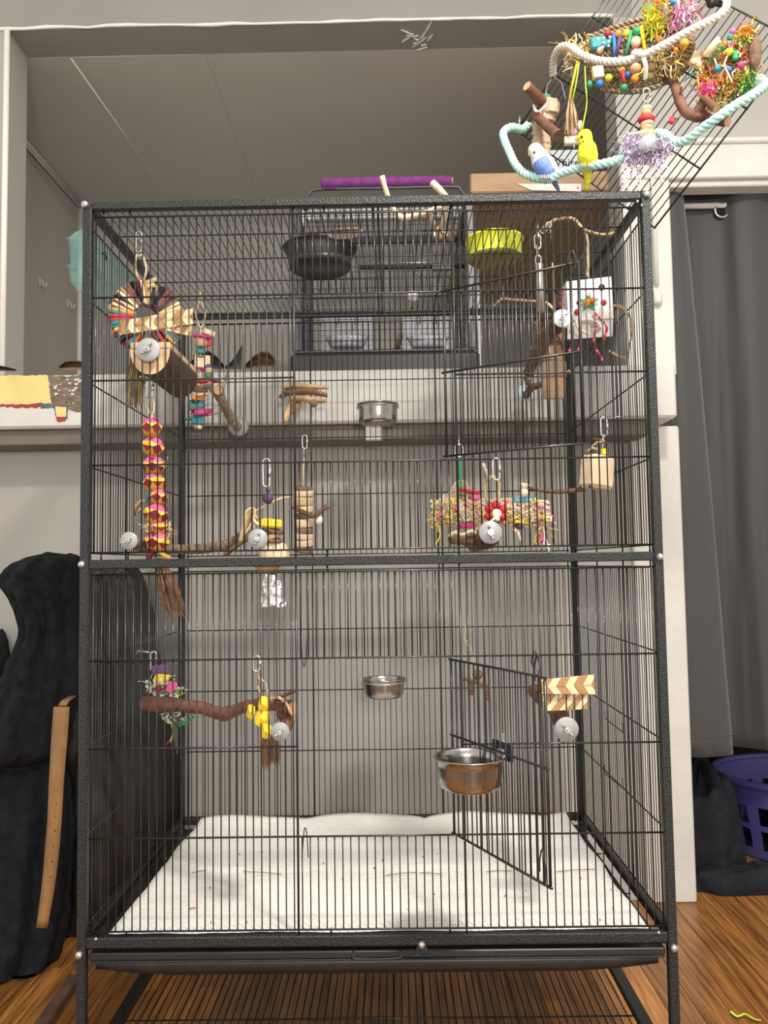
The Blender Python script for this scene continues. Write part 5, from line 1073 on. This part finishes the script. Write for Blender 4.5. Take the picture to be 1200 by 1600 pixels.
# 15 yellow flower toy
Yg = .02; yf = thing('yellow_flower_toy', 'yellow corn husk flowers with brown bristle tails hanging low at the left', 'bird toy', at(412, 1100, Yg))
hook(yf, at(401, 1025, .008), .0013, L=S(24, .01)); b = MB(); rope(b, [at(401, 1046, .012), at(404, 1060, Yg), at(414, 1066, Yg), at(419, 1090, Yg)], .002, 90, 2, 5, k=5); rope(b, [at(402, 1072, Yg), at(408, 1086, Yg)], .0018, 90, 2, 5); b.build('hang_cord', M['jute'], yf)
def petal(c, w_, h_, seed):
    rd = random.Random(seed); c = V(c); pts = []
    n = 10; P = [[c+V((w_*math.cos(2*PI*j/n)*f*(1+.18*math.sin(2.5*j)), -.004*(1-f)*2+.003*math.sin(j*1.7)*f, h_*math.sin(2*PI*j/n)*f)) for j in range(n)] for f in (.05, .5, 1)]
    b = MB(); b.grid(P, 0, True, .0012, closed=True); b.build('flower_petal', M['yellow'], yf); MB().ball(c+V((0, -.006, 0)), .003, 6).build('flower_eye', M['ochre'], yf)
petal(at(410, 1122, Yg-.006), .012, .014, 1); petal(at(412, 1100, Yg-.008), .008, .013, 2); petal(at(392, 1112, Yg-.004), .006, .012, 3); petal(at(416, 1142, Yg-.006), .008, .012, 4)
b = MB(); tassel(b, at(414, 1150, Yg), .050, .004, .009, 40, 9, V((0, 0, 0)), 2); tassel(b, at(428, 1146, Yg+.006), .050, .005, .009, 40, 10, V((.002, 0, 0)), 2); tassel(b, at(424, 1096, Yg), .03, .004, .014, 26, 12, V((.022, 0, .03)), 2); stuff(b.build('bristle_tail', [M['bristle'], M['cardd']], yf))
b = MB(); b.tube(smooth_path([at(424, 1092, Yg), at(436, 1090, Yg-.004), at(448, 1100, Yg-.002), at(456, 1116, Yg)], 4), .006, 6, sq=(1, .4)); b.ball(at(425, 1093, Yg), .005, 8); b.build('husk', M['corn'], yf)
# 16 small brown pods on a wire, rear
Yz = .585; bz = thing('brown_pod_toy', 'small cluster of brown dried pods hanging from a hook on the back bars', 'bird toy', at(742, 1066, Yz))
b = MB(); b.tube(smooth_path([at(722, 982, D-.004), at(724, 976, D-.012), at(728, 984, D-.016), at(726, 1000, Yz), at(738, 1022, Yz), at(740, 1054, Yz)], 5), .0012, 5); b.tube([at(729, 1000, Yz-.004), at(734, 1010, Yz-.004), at(739, 1022, Yz-.004)], .0012, 5); b.build('hang_wire', M['sisal'], bz)
bead(746, 1054, 8, 'cornd', 'pod', Yz, bz)
for (x, y, x2, y2) in ((722, 1062, 744, 1068), (734, 1064, 736, 1086), (742, 1068, 766, 1074), (762, 1072, 762, 1094), (740, 1062, 760, 1080)):
    b = MB(); b.tube(smooth_path([at(x, y, Yz-.008), at((x+x2)/2, (y+y2)/2-3, Yz-.012), at(x2, y2, Yz-.008)], 4), .0065, 7, sq=(1, .5)); b.build('pod_husk', M['cornd'], bz)
# 17 folded woven mat on the open doorway perch
wm2 = thing('woven_mat', 'folded woven palm mat hanging over the perch at the lower right opening', 'bird toy', at(888, 1080, .0))
woven(wm2, ((846, 1062), (928, 1054), (930, 1085), (847, 1084)), .004, 2, 3)
woven(wm2, ((847, 1086), (918, 1085), (918, 1108), (848, 1111)), .010, 1, 3)

# ================================================================== HANGING WIRE GRID WITH TOYS AND BUDGIES
PC = V((.510, .127, 1.432)); pn = V((-.555, -.829, -.065)).normalized(); pu = V((-.612, .354, .707)).normalized()
pv = pn.cross(pu).normalized(); pv = -pv if pv.z < 0 else pv
PL, PV_ = .357, .342
def op(px, py, off=0):
    d = ray(px, py); o = PC+pn*off; return CAM+d*((o-CAM).dot(pn)/d.dot(pn))
def So(n, p): return n*((V(p)-CAM).dot(fw))/FPX
wg = thing('wire_grid', 'tilted black wire play panel hanging from above over the right cage corner', 'wire panel', PC)
b = MB()
for t in (0, .116, .227, PV_): b.tube([PC+pv*t-pu*.002, PC+pv*t+pu*(PL+.002)], .0017, 6)
for t in (0, PL): b.tube([PC+pu*t, PC+pu*t+pv*PV_], .0017, 6)
for t in (.05, PL-.05):
    q = PC+pu*t+pv*PV_; b.tube([q, V((q.x+.02, q.y, 2.74))], .0012, 5)
b.build('grid_frame', M['wire'], wg)
gm = MB().tube([pn*.0022, pn*.0022+pv*PV_], .00105, 5).mesh('wire', M['wire'])
for i in range(1, 28): inst('wire', gm, wg, PC+pu*(PL*i/28))
# seagrass mat: rows of twisted seagrass
sm_ = thing('seagrass_mat', 'curved seagrass mat studded with coloured beads and sticks on the tilted panel', 'bird toy', op(995, 90, .03))
topE = [(918, 60), (940, 50), (965, 41), (990, 33), (1015, 27), (1040, 26), (1066, 30), (1084, 40)]
botE = [(916, 122), (936, 136), (960, 142), (990, 143), (1015, 139), (1042, 128), (1066, 112), (1086, 88)]
NR = 13
for r in range(NR):
    f = r/(NR-1); P = []
    for (a, c) in zip(topE, botE): P.append(op(a[0]+(c[0]-a[0])*f, a[1]+(c[1]-a[1])*f, .012+.030*math.sin(PI*min(1, f*1.15))))
    b = MB(); rope(b, P, .0052, 55, 2, 5, k=5); b.build('seagrass_row', M['seagrass'], sm_)
def pb_(x, y, r, m, off=.052, nm='bead', par=None, sc=(1, 1, 1)): p = op(x, y, off); return MB().ball(p, So(r, p), 12, sc).build(nm, M[m], par or sm_)
for (x, y, r, m) in ((950, 52, 5.5, 'red'), (966, 53, 6, 'orange'), (979, 52, 6, 'yellow'), (995, 49, 7, 'green'), (1010, 43, 5, 'dimy'), (994, 66, 8.5, 'pale'), (993, 85, 8, 'pale'), (993, 108, 9, 'cut'), (937, 78, 6, 'pale'), (1069, 68, 8, 'ochre'), (922, 132, 6, 'green'), (937, 131, 6.5, 'blue'), (951, 122, 6, 'yellow'), (972, 110, 5, 'orange'), (981, 117, 5.5, 'blue'), (992, 123, 6.5, 'orange'), (975, 137, 6, 'green'), (1016, 120, 5.5, 'dimy'), (1017, 107, 8, 'cornd'), (994, 76, 4, 'red'), (1056, 78, 4, 'orange')): pb_(x, y, r, m)
for (x, y, x2, y2, m) in ((959, 52, 961, 92, 'blue'), (970, 55, 962, 88, 'purple'), (987, 48, 977, 88, 'green'), (1002, 41, 1008, 82, 'yellow'), (1023, 51, 1031, 68, 'orange'), (973, 110, 975, 130, 'red')):
    p, q = op(x, y, .054), op(x2, y2, .054); MB().tube([p, q], So(3, p), 8).build('wood_stick', M[m], sm_)
p = op(934, 114, .054); MB().box(p, (So(17, p), .012, So(19, p)), RY(-.12), 0, .0015).build('pale_block', M['pale'], sm_)
p = op(939, 67, .052); b = MB(); b.box(p, (So(34, p), .010, So(20, p)), RY(-.12), 0, .003); bl = b.build('patterned_block', M['teal'], sm_); b = MB()
for i in range(4):
    for j in range(3): b.ball(op(926+i*9-j, 62+j*7-i*1.5, .0585), .0021, 6, (1.3, .4, 1))
b.build('white_dots', M['offw'], bl)
b = MB(); shreds(b, op(903, 72, .05), (.020, .012, .010), 40, .03, .0012, 3, 51); shreds(b, op(893, 90, .04), (.010, .010, .022), 24, .04, .0012, 3, 52, hang=.6); shreds(b, op(1036, 92, .05), (.03, .01, .02), 40, .035, .0012, 3, 53, hang=.2); stuff(b.build('palm_shreds', [M['palm'], M['yellow'], M['jute']], sm_))
# crinkle tuft above it
ct = thing('crinkle_tuft', 'bright lime, pink and lilac crinkle paper tuft at the top of the tilted panel', 'bird toy', op(1050, 20, .05))
b = MB(); shreds(b, op(1026, 30, .055), (.016, .012, .014), 110, .03, .0013, 2, 61); stuff(b.build('lime_shreds', [M['lime'], M['yellow']], ct))
b = MB(); shreds(b, op(1064, 24, .055), (.020, .012, .016), 130, .03, .0013, 3, 62); stuff(b.build('pink_shreds', [M['pink'], M['lilac'], M['cream']], ct))
b = MB(); shreds(b, op(1046, 6, .05), (.022, .012, .012), 110, .03, .0013, 3, 63); stuff(b.build('cream_shreds', [M['cream'], M['yellow'], M['orange']], ct))
p = op(1054, 2, .066); MB().box(p, (So(14, p), .01, So(12, p)), RY(.3), 0, .002).build('blue_block', M['blue'], ct)
# white braided rope perch
wr_ = thing('rope_perch', 'off white braided rope perch swooping across the seagrass mat', 'rope perch', op(970, 96, .09))
b = MB(); rope(b, [op(x, y, o) for x, y, o in ((864, 118, .02), (865, 92, .05), (876, 74, .08), (891, 73, .09), (908, 85, .10), (937, 95, .105), (967, 96, .105), (996, 90, .10), (1025, 77, .10), (1054, 61, .095), (1083, 45, .09), (1112, 31, .08), (1131, 18, .07), (1136, 2, .05), (1128, -14, .02))], .0068, 42, 3, 7, k=6); b.build('rope_braid', M['rope'], wr_)
b = MB(); b.tube(smooth_path([op(1000, 78, .10), op(1006, 92, .116), op(1009, 106, .112), op(1008, 124, .10)], 5), .0042, 6, sq=(1, .6)); b.tube(smooth_path([op(994, 84, .11), op(1002, 86, .12), op(1010, 84, .11)], 4), .006, 6, sq=(1, .6)); b.build('white_tie', M['offw'], wr_)
b = MB(); p = op(1112, 4, .03); b.tube([p+V((-.014, -.01, .004)), p, p+V((.016, -.004, -.006))], .005, 8); b.ball(p, .009, 10); b.build('end_clamp', M['blk'], wr_)
# colourful crinkle mat at the right
cm = thing('crinkle_mat', 'orange and green crinkle paper mat with a brown shell at the panel right side', 'bird toy', op(1130, 120, .04))
P = [[op(x+(x2-x)*k/5, y+(y2-y)*k/5, .02+.012*math.sin(PI*k/5)) for k in range(6)] for (x, y, x2, y2) in ((1082, 92, 1112, 172), (1100, 80, 1128, 166), (1120, 66, 1146, 156), (1142, 54, 1164, 146), (1166, 60, 1178, 134))]
b = MB(); b.grid(P, 0, True, .008); b.build('mat_base', M['seagrass'], cm)
rd = random.Random(77)
for nm, ms, sd in (('orange_shreds', ['orange', 'ochre', 'orange'], 1), ('green_shreds', ['green', 'lime', 'green'], 2), ('mixed_shreds', ['cream', 'red', 'palm'], 3)):
    b = MB()
    for i in range(22):
        f, g = rd.random(), rd.random(); x = 1088+f*82+g*12; y = 96-f*40+g*78; shreds(b, op(x, y, .045), (.008, .008, .008), 11, .022, .0012, 3, 100*sd+i)
    stuff(b.build(nm, [M[k] for k in ms], cm))
for (x, y, r, m) in ((1140, 81, 6, 'yellow'), (1145, 49, 5, 'pink'), (1121, 108, 5.5, 'teal'), (1139, 109, 5, 'blue'), (1157, 102, 5.5, 'magenta'), (1144, 70, 4.5, 'magenta'), (1141, 58, 5, 'teal')): pb_(x, y, r, m, .062, par=cm)
p = op(1149, 87, .06); MB().box(p, (So(8, p), .008, So(16, p)), RY(.1), 0, .002).build('green_chip', M['green'], cm)
p = op(1090, 94, .05); MB().box(p, (So(22, p), .014, So(22, p)), RY(.5), 0, .003).build('pale_block', M['palm'], cm)
b = MB(); b.tube(smooth_path([op(1104, 88, .055), op(1112, 76, .06), op(1124, 64, .055)], 4), .009, 8, sq=(1, .5)); b.build('corn_husk', M['palm'], cm)
b = MB(); p = op(1180, 82, .05); b.ball(p, So(28, p), 14, (.36, .3, 1), RY(.08)); b.build('shell_half', M['bark'], cm)
b = MB(); shreds(b, op(1107, 142, .06), (.010, .005, .009), 40, .018, .0016, 2, 71); stuff(b.build('pink_flower', [M['pink'], M['pink']], cm))
b = MB(); shreds(b, op(1165, 55, .05), (.012, .006, .012), 50, .025, .0013, 2, 72); stuff(b.build('orange_tuft', [M['orange'], M['ochre']], cm))
b = MB(); b.tube(smooth_path([op(1136, 88, .066), op(1132, 102, .07), op(1138, 116, .07), op(1144, 128, .066)], 4), .0014, 5, 0); b.tube(smooth_path([op(1090, 120, .055), op(1094, 150, .06), op(1098, 186, .05)], 4), .0014, 5, 1); b.build('loose_cords', [M['cream'], M['orange']], cm)
# dark branch below the mats
db = thing('branch_perch', 'dark forked branch bolted to the tilted panel below the seagrass mat', 'perch', op(1070, 165, .05))
b = MB(); branch(b, [op(1042, 112, .012), op(1054, 132, .04), op(1060, 152, .06), (op(1070, 172, .07)), op(1088, 182, .07), op(1104, 178, .06)], [.0075, .008, .0085, .0085, .009, .008], 9, 5, 21); branch(b, [op(1086, 182, .07), op(1098, 164, .075), op(1100, 154, .08), op(1120, 170, .09)], [.007, .006, .006, .007], 9, 5, 22); branch(b, [op(1098, 178, .06), op(1116, 188, .07), op(1138, 190, .08)], [.007, .007, .008], 9, 4, 23); branch(b, [op(1064, 158, .062), op(1064, 144, .07), op(1065, 134, .075)], [.003, .0025, .002], 6, 3, 24)
b.build('branch_wood', [M['barkr'], M['cut']], db)
b = MB(); q = op(1050, 188, .06); b.box(q, (.010, .008, .012), RY(.5), 0, .002); b.tube([q+V((.004, 0, .002)), op(1068, 178, .066)], .004, 6, 1, sq=(1, .5)); b.build('red_tip', [M['red'], M['palm']], db)
# mint rope perch the budgies sit on
mr = thing('rope_perch', 'long mint green braided rope perch carrying the two budgies', 'rope perch', op(859, 281, .11))
RP = ((826, 194, .006), (816, 202, .02), (799, 199, .05), (787, 206, .07), (788, 218, .08), (796, 237, .09), (805, 256, .10), (818, 270, .105), (839, 278, .11), (859, 280, .11), (876, 271, .11), (899, 264, .11), (927, 259, .11), (954, 253, .10), (980, 244, .075), (1004, 222, .05), (1022, 209, .05), (1040, 211, .07), (1056, 222, .08), (1075, 218, .09), (1097, 201, .095), (1121, 184, .10), (1147, 166, .09), (1175, 149, .075), (1196, 134, .05), (1216, 118, .02), (1228, 106, .004))
b = MB(); rope(b, [op(*q) for q in RP], .0078, 36, 3, 7, k=5); b.build('rope_braid', M['mint'], mr)
b = MB(); b.tube([op(1186, 128, .03), op(1192, 122, .03)], .010, 10); b.ball(op(1186, 128, .03), .012, 10); b.build('rope_end', M['mint'], mr)
b = MB(); b.tube([op(812, 182, .004), op(811, 198, .006)], .0016, 6); b.lathe([(.0005, 0), (.009, 0), (.009, .003), (.0005, .003)], Matrix.Translation(op(812, 203, .008)) @ align(pn).to_4x4(), 14); b.build('end_bolt', M['zinc'], mr)
# purple tassel toy
pt_ = thing('lilac_tassel_toy', 'wooden bead toy with red disc and lilac paper skirt hanging from the tilted panel', 'bird toy', op(1010, 200, .07))
o_ = .075
hook(pt_, op(1010, 138, o_), .0012, L=.024); b = MB(); b.tube([op(1010, 158, o_), op(1010, 172, o_), op(1010, 246, o_)], .0011, 5); b.tube([op(1010, 140, o_), op(1010, 132, .05)], .0011, 5); b.build('hang_wire', M['zinc'], pt_)
def dk_(x, y, w_, h_, m, nm, off=o_, par=pt_, tl=0):
    p = op(x, y, off); r, h2 = So(w_/2, p), So(h_, p); MB().lathe([(.0005, -h2/2), (r*.92, -h2/2), (r, -h2*.25), (r, h2*.25), (r*.92, h2/2), (.0005, h2/2)], Matrix.Translation(p) @ RY(tl).to_4x4() @ RX(.1).to_4x4(), 16).build(nm, M[m], par)
dk_(1011, 169, 14, 5, 'palm', 'wood_disc'); pb_(1010, 176, 8, 'cut', o_, 'wood_bead', pt_); dk_(1010, 187, 26, 7, 'red', 'red_disc', tl=.1); dk_(1011, 193, 20, 5, 'pale', 'wood_disc', tl=-.1); dk_(1010, 200, 18, 8, 'cut', 'wood_disc'); pb_(1009, 212, 16, 'jute', o_, 'straw_cap', pt_, (1, 1, .55))
p = op(1010, 232, o_); b = MB(); b.lathe([(So(14, p), So(18, p)), (So(24, p), So(4, p)), (So(26, p), -So(12, p)), (So(20, p), -So(15, p)), (.0005, -So(15, p))], Matrix.Translation(p), 20); b.build('skirt_core', M['greypl'], pt_)
b = MB()
for k, (x, y) in enumerate(((980, 226), (985, 240), (1006, 244), (1038, 226), (1030, 238), (992, 222))): shreds(b, op(x, y, o_+.016), (.009, .008, .012), 30, .026, .0012, 3, 81+k, hang=.3)
stuff(b.build('lilac_shreds', [M['lilac'], M['offw'], M['lilac']], pt_))
b = MB(); rd = random.Random(5)
for i in range(16):
    x = rd.uniform(972, 1036); p = op(x, 244, o_+.012); b.tube(smooth_path([p, p+V((rd.uniform(-.006, .006), 0, -.02)), p+V((rd.uniform(-.01, .01), 0, -rd.uniform(.03, .06)))], 4), .0009, 4, rd.randrange(2))
stuff(b.build('paper_streamers', [M['offw'], M['lilac']], pt_))
# kraft paper column with two branch stubs
kc = thing('kraft_column', 'column of crumpled kraft paper pierced by two brown branch stubs above the blue budgie', 'bird toy', op(848, 210, .05))
o_ = .05
for k, (x, y, w_, h_) in enumerate(((860, 168, 28, 18), (852, 184, 30, 14), (846, 198, 28, 14), (846, 211, 27, 12), (846, 222, 28, 10), (846, 232, 28, 10), (848, 243, 26, 12))):
    p = op(x, y, o_); r, h2 = So(w_/2, p), So(h_, p)/2; b = MB(); P = []
    for f in (-1, -.8, -.3, .3, .8, 1):
        P.append([p+V((r*math.cos(a)*(1-.10*abs(f)**3)*(1+.45*noise.noise(V((math.cos(a)*2, math.sin(a)*2, k*3+f)))), r*math.sin(a)*.8, h2*f*1.15+.006*noise.noise(V((a*1.3, k, f))))) for a in [2*PI*j/14 for j in range(14)]])
    b.grid(P, 0, False, 0, closed=True); b.add(P[0], [list(range(14))]); b.add(P[-1], [list(range(13, -1, -1))]); b.build('paper_wad', M['card'], kc)
for nm, pts, rr in (('branch_stub', ((823, 134, .11), (834, 146, .09), (848, 160, .06)), (.0085, .0095, .0095)), ('branch_stub', ((835, 178, .06), (852, 194, .085), (872, 212, .11)), (.0080, .0088, .0098))):
    b = MB(); branch(b, [op(*q) for q in pts], list(rr), 11, 5, len(pts)+int(pts[0][0])); b.build(nm, [M['barkr'], M['cut'] if pts[0][0] < 830 else M['dwood']], kc)
pb_(854, 151, 5, 'green', o_, 'bead', kc, (1.4, 1, .7)); pb_(855, 156, 5, 'red', o_, 'bead', kc)
b = MB(); b.tube(smooth_path([op(853, 148, o_), op(855, 134, .03), op(862, 124, .012)], 4), .0013, 5); b.tube(smooth_path([op(866, 122, .01), op(876, 128, .02), op(880, 140, .02), op(884, 156, .015)], 4), .0010, 5); b.build('hang_wire', M['zinc'], kc)
b = MB(); b.tube(smooth_path([op(834, 164, .07), op(838, 174, .08), op(848, 170, .075), op(852, 164, .07)], 4), .0032, 6, sq=(1, .5)); b.build('white_tape', M['offw'], kc)
# raffia bunch with pale block
rb_ = thing('raffia_bunch', 'raffia bunch on yellow cords with a small pale block between the two budgies', 'bird toy', op(890, 190, .05))
b = MB(); tassel(b, op(892, 156, .06), .066, .004, .014, 70, 31, V((0, 0, 0)), 3, .0011); stuff(b.build('raffia', [M['corn'], M['jute'], M['bristle']], rb_))
b = MB(); b.tube(smooth_path([op(902, 96, .05), op(896, 124, .06), op(892, 142, .062), op(890, 160, .06)], 5), .0022, 5); b.tube(smooth_path([op(914, 104, .05), op(915, 134, .06), op(917, 160, .07), op(912, 190, .075), op(909, 206, .07)], 5), .0013, 5, 1); b.tube(smooth_path([op(905, 98, .05), op(900, 130, .06), op(894, 158, .06)], 4), .0013, 5, 1); b.build('yellow_cord', [M['yellow'], M['lime']], rb_)
p = op(893, 220, .06); MB().box(p, (So(23, p), .012, So(13, p)), RY(-.05), 0, .002).build('pale_block', M['pale'], rb_); pb_(898, 205, 6, 'lilac', .06, 'lilac_bow', rb_, (1, .8, 1)); pb_(907, 196, 5, 'pale', .06, 'chip', rb_, (1, .7, 1.7))
b = MB(); b.tube([op(896, 200, .058), op(897, 232, .06)], .0012, 5); b.build('core_cord', M['offw'], rb_)

# ------------------------------------------------------------------ the two budgies
def bird(name, label, spine, off, mats, facing):
    """spine: (px, py, radius px, depth nudge, material) from crown to tail tip; one continuous body"""
    P = [op(x, y, off+dn) for x, y, r, dn, m in spine]; o = thing(name, label, 'bird', P[len(P)//2])
    k = 5; Q = smooth_path(P, k); rr = []; mm = []
    for i in range(len(Q)):
        t = i/k; j = min(int(t), len(spine)-2); f = t-j; f2 = f*f*(3-2*f)
        rr.append(So(spine[j][2]*(1-f2)+spine[j+1][2]*f2, Q[i])); mm.append(spine[j][4])
    fr = frames(Q); n = 16; b = MB(); rows = [[Q[i]+(fr[i][0]*math.cos(2*PI*j/n)+fr[i][1]*math.sin(2*PI*j/n))*rr[i] for j in range(n)] for i in range(len(Q))]
    for i in range(len(rows)-1): b.grid([rows[i], rows[i+1]], mm[i], True, 0, closed=True)
    # weld the ring seams so the body is one surface
    bm = bmesh.new(); me0 = b.mesh('tmp', mats, root_loc(o)); bm.from_mesh(me0); bmesh.ops.remove_doubles(bm, verts=bm.verts, dist=1e-6); bmesh.ops.holes_fill(bm, edges=bm.edges, sides=20)
    me = bpy.data.meshes.new('body'); bm.to_mesh(me); bm.free(); bpy.data.meshes.remove(me0)
    for m in mats: me.materials.append(m)
    for p in me.polygons: p.use_smooth = True
    ob = bpy.data.objects.new('body', me); COL.objects.link(ob); ob.parent = o
    return o
yb_ = bird('budgie', 'yellow budgie perched facing left on the mint rope', [(912, 204.5, 5, 0, 0), (912.5, 207, 9, 0, 0), (913, 210, 11, 0, 0), (914, 216, 11.6, 0, 0), (915.5, 224, 11.2, 0, 0), (917.5, 234, 15, 0, 1), (917, 245, 14.5, 0, 1), (917, 256, 11, -.004, 1), (918, 266, 7.5, -.012, 1), (918, 280, 5, -.02, 1), (917, 292, 4, -.026, 1), (916, 298, 1.5, -.028, 1)], .115, [M['byl'], M['by']], -1)
def part_ball(par, x, y, r, off, m, nm, sc=(1, 1, 1), R=None): p = op(x, y, off); return MB().ball(p, So(r, p), 12, sc, R).build(nm, M[m], par)
def beakp(par, x, y, off, r, m='beak'):
    p = op(x, y, off); r = So(r, p); b = MB(); b.tube([p+V((r*.6, 0, r*.5)), p+V((-r*.35, -r*.15, r*.1)), p+V((-r*.75, -r*.2, -r*.7)), p+V((-r*.5, -r*.2, -r*1.3))], [r*.75, r*.7, r*.45, r*.06], 8); b.build('beak', M[m], par); part_ball(par, x+.5, y-2.6, 2.2, off+.001, 'cere', 'cere', (1, .8, .7))
beakp(yb_, 903, 216.5, .120, 4.4)
part_ball(yb_, 909, 214, 2.2, .1275, 'blk', 'eye'); part_ball(yb_, 911, 221, 1.6, .1285, 'blk', 'cheek_spot', (1, .4, 1)); part_ball(yb_, 907, 224, 1.5, .1265, 'blk', 'cheek_spot', (1, .4, 1))
part_ball(yb_, 927, 243, 17, .108, 'by2', 'wing', (.42, .55, 1.15), RY(-.05)); part_ball(yb_, 907, 246, 14, .103, 'by2', 'wing', (.34, .5, 1.1), RY(.08))
b = MB()
for x, dx in ((911, -2), (923, 2)):
    for k in (-1, 0, 1): p = op(x+k*2.4, 255, .122); b.tube([p, op(x+k*3, 258, .127), op(x+k*3.2, 263, .125)], .0012, 5)
b.build('feet', M['cere'], yb_)
bb2 = bird('budgie', 'blue budgie with a white head hunched on the mint rope', [(831, 228, 5, .004, 0), (832.5, 230, 8.5, .004, 0), (834, 232, 10.5, .004, 0), (838, 237, 11.5, .003, 0), (842, 244, 13, .002, 0), (846, 253, 15.5, 0, 1), (851, 261, 15, 0, 1), (857, 268, 11.5, -.002, 1), (862, 276, 6, -.006, 2), (867, 286, 4, -.012, 2), (871, 294, 3, -.016, 2), (874, 299, 1.2, -.018, 2)], .112, [M['bw'], M['bb'], M['tailb']], -1)
beakp(bb2, 829, 240.5, .121, 3.6)
part_ball(bb2, 835, 238, 2.1, .1285, 'blk', 'eye'); part_ball(bb2, 835, 245, 1.8, .129, 'lilac', 'cheek_spot', (1, .4, 1))
part_ball(bb2, 861, 257, 18, .110, 'bg', 'wing', (.38, .55, 1.1), RY(-.55)); part_ball(bb2, 836, 256, 13, .100, 'bg', 'wing', (.34, .5, 1.0), RY(-.35))
b = MB()
for x in (848, 857):
    for k in (-1, 0, 1): p = op(x+k*2.4, 273, .118); b.tube([p, op(x+k*3, 276, .126), op(x+k*3.2, 281, .124)], .0012, 5)
b.build('feet', M['cere'], bb2)

GROUPS = {'branch_perch': 'branch perches on the bars', 'feeding_bowl': 'steel feeding bowls', 'budgie': 'budgies on the mint rope', 'bendable_rope': 'bendable ropes in the cage', 'crinkle_tube': 'crinkle paper tubes',
          'rope_perch': 'rope perches on the tilted panel', 'clothes_heap': 'clothes on the closet floor', 'dry_leaf': 'dry leaves on the ledge'}
for o in list(SC.objects):
    k = o.name.split('.')[0]
    if o.parent is None and k in GROUPS and 'label' in o: o['group'] = GROUPS[k]
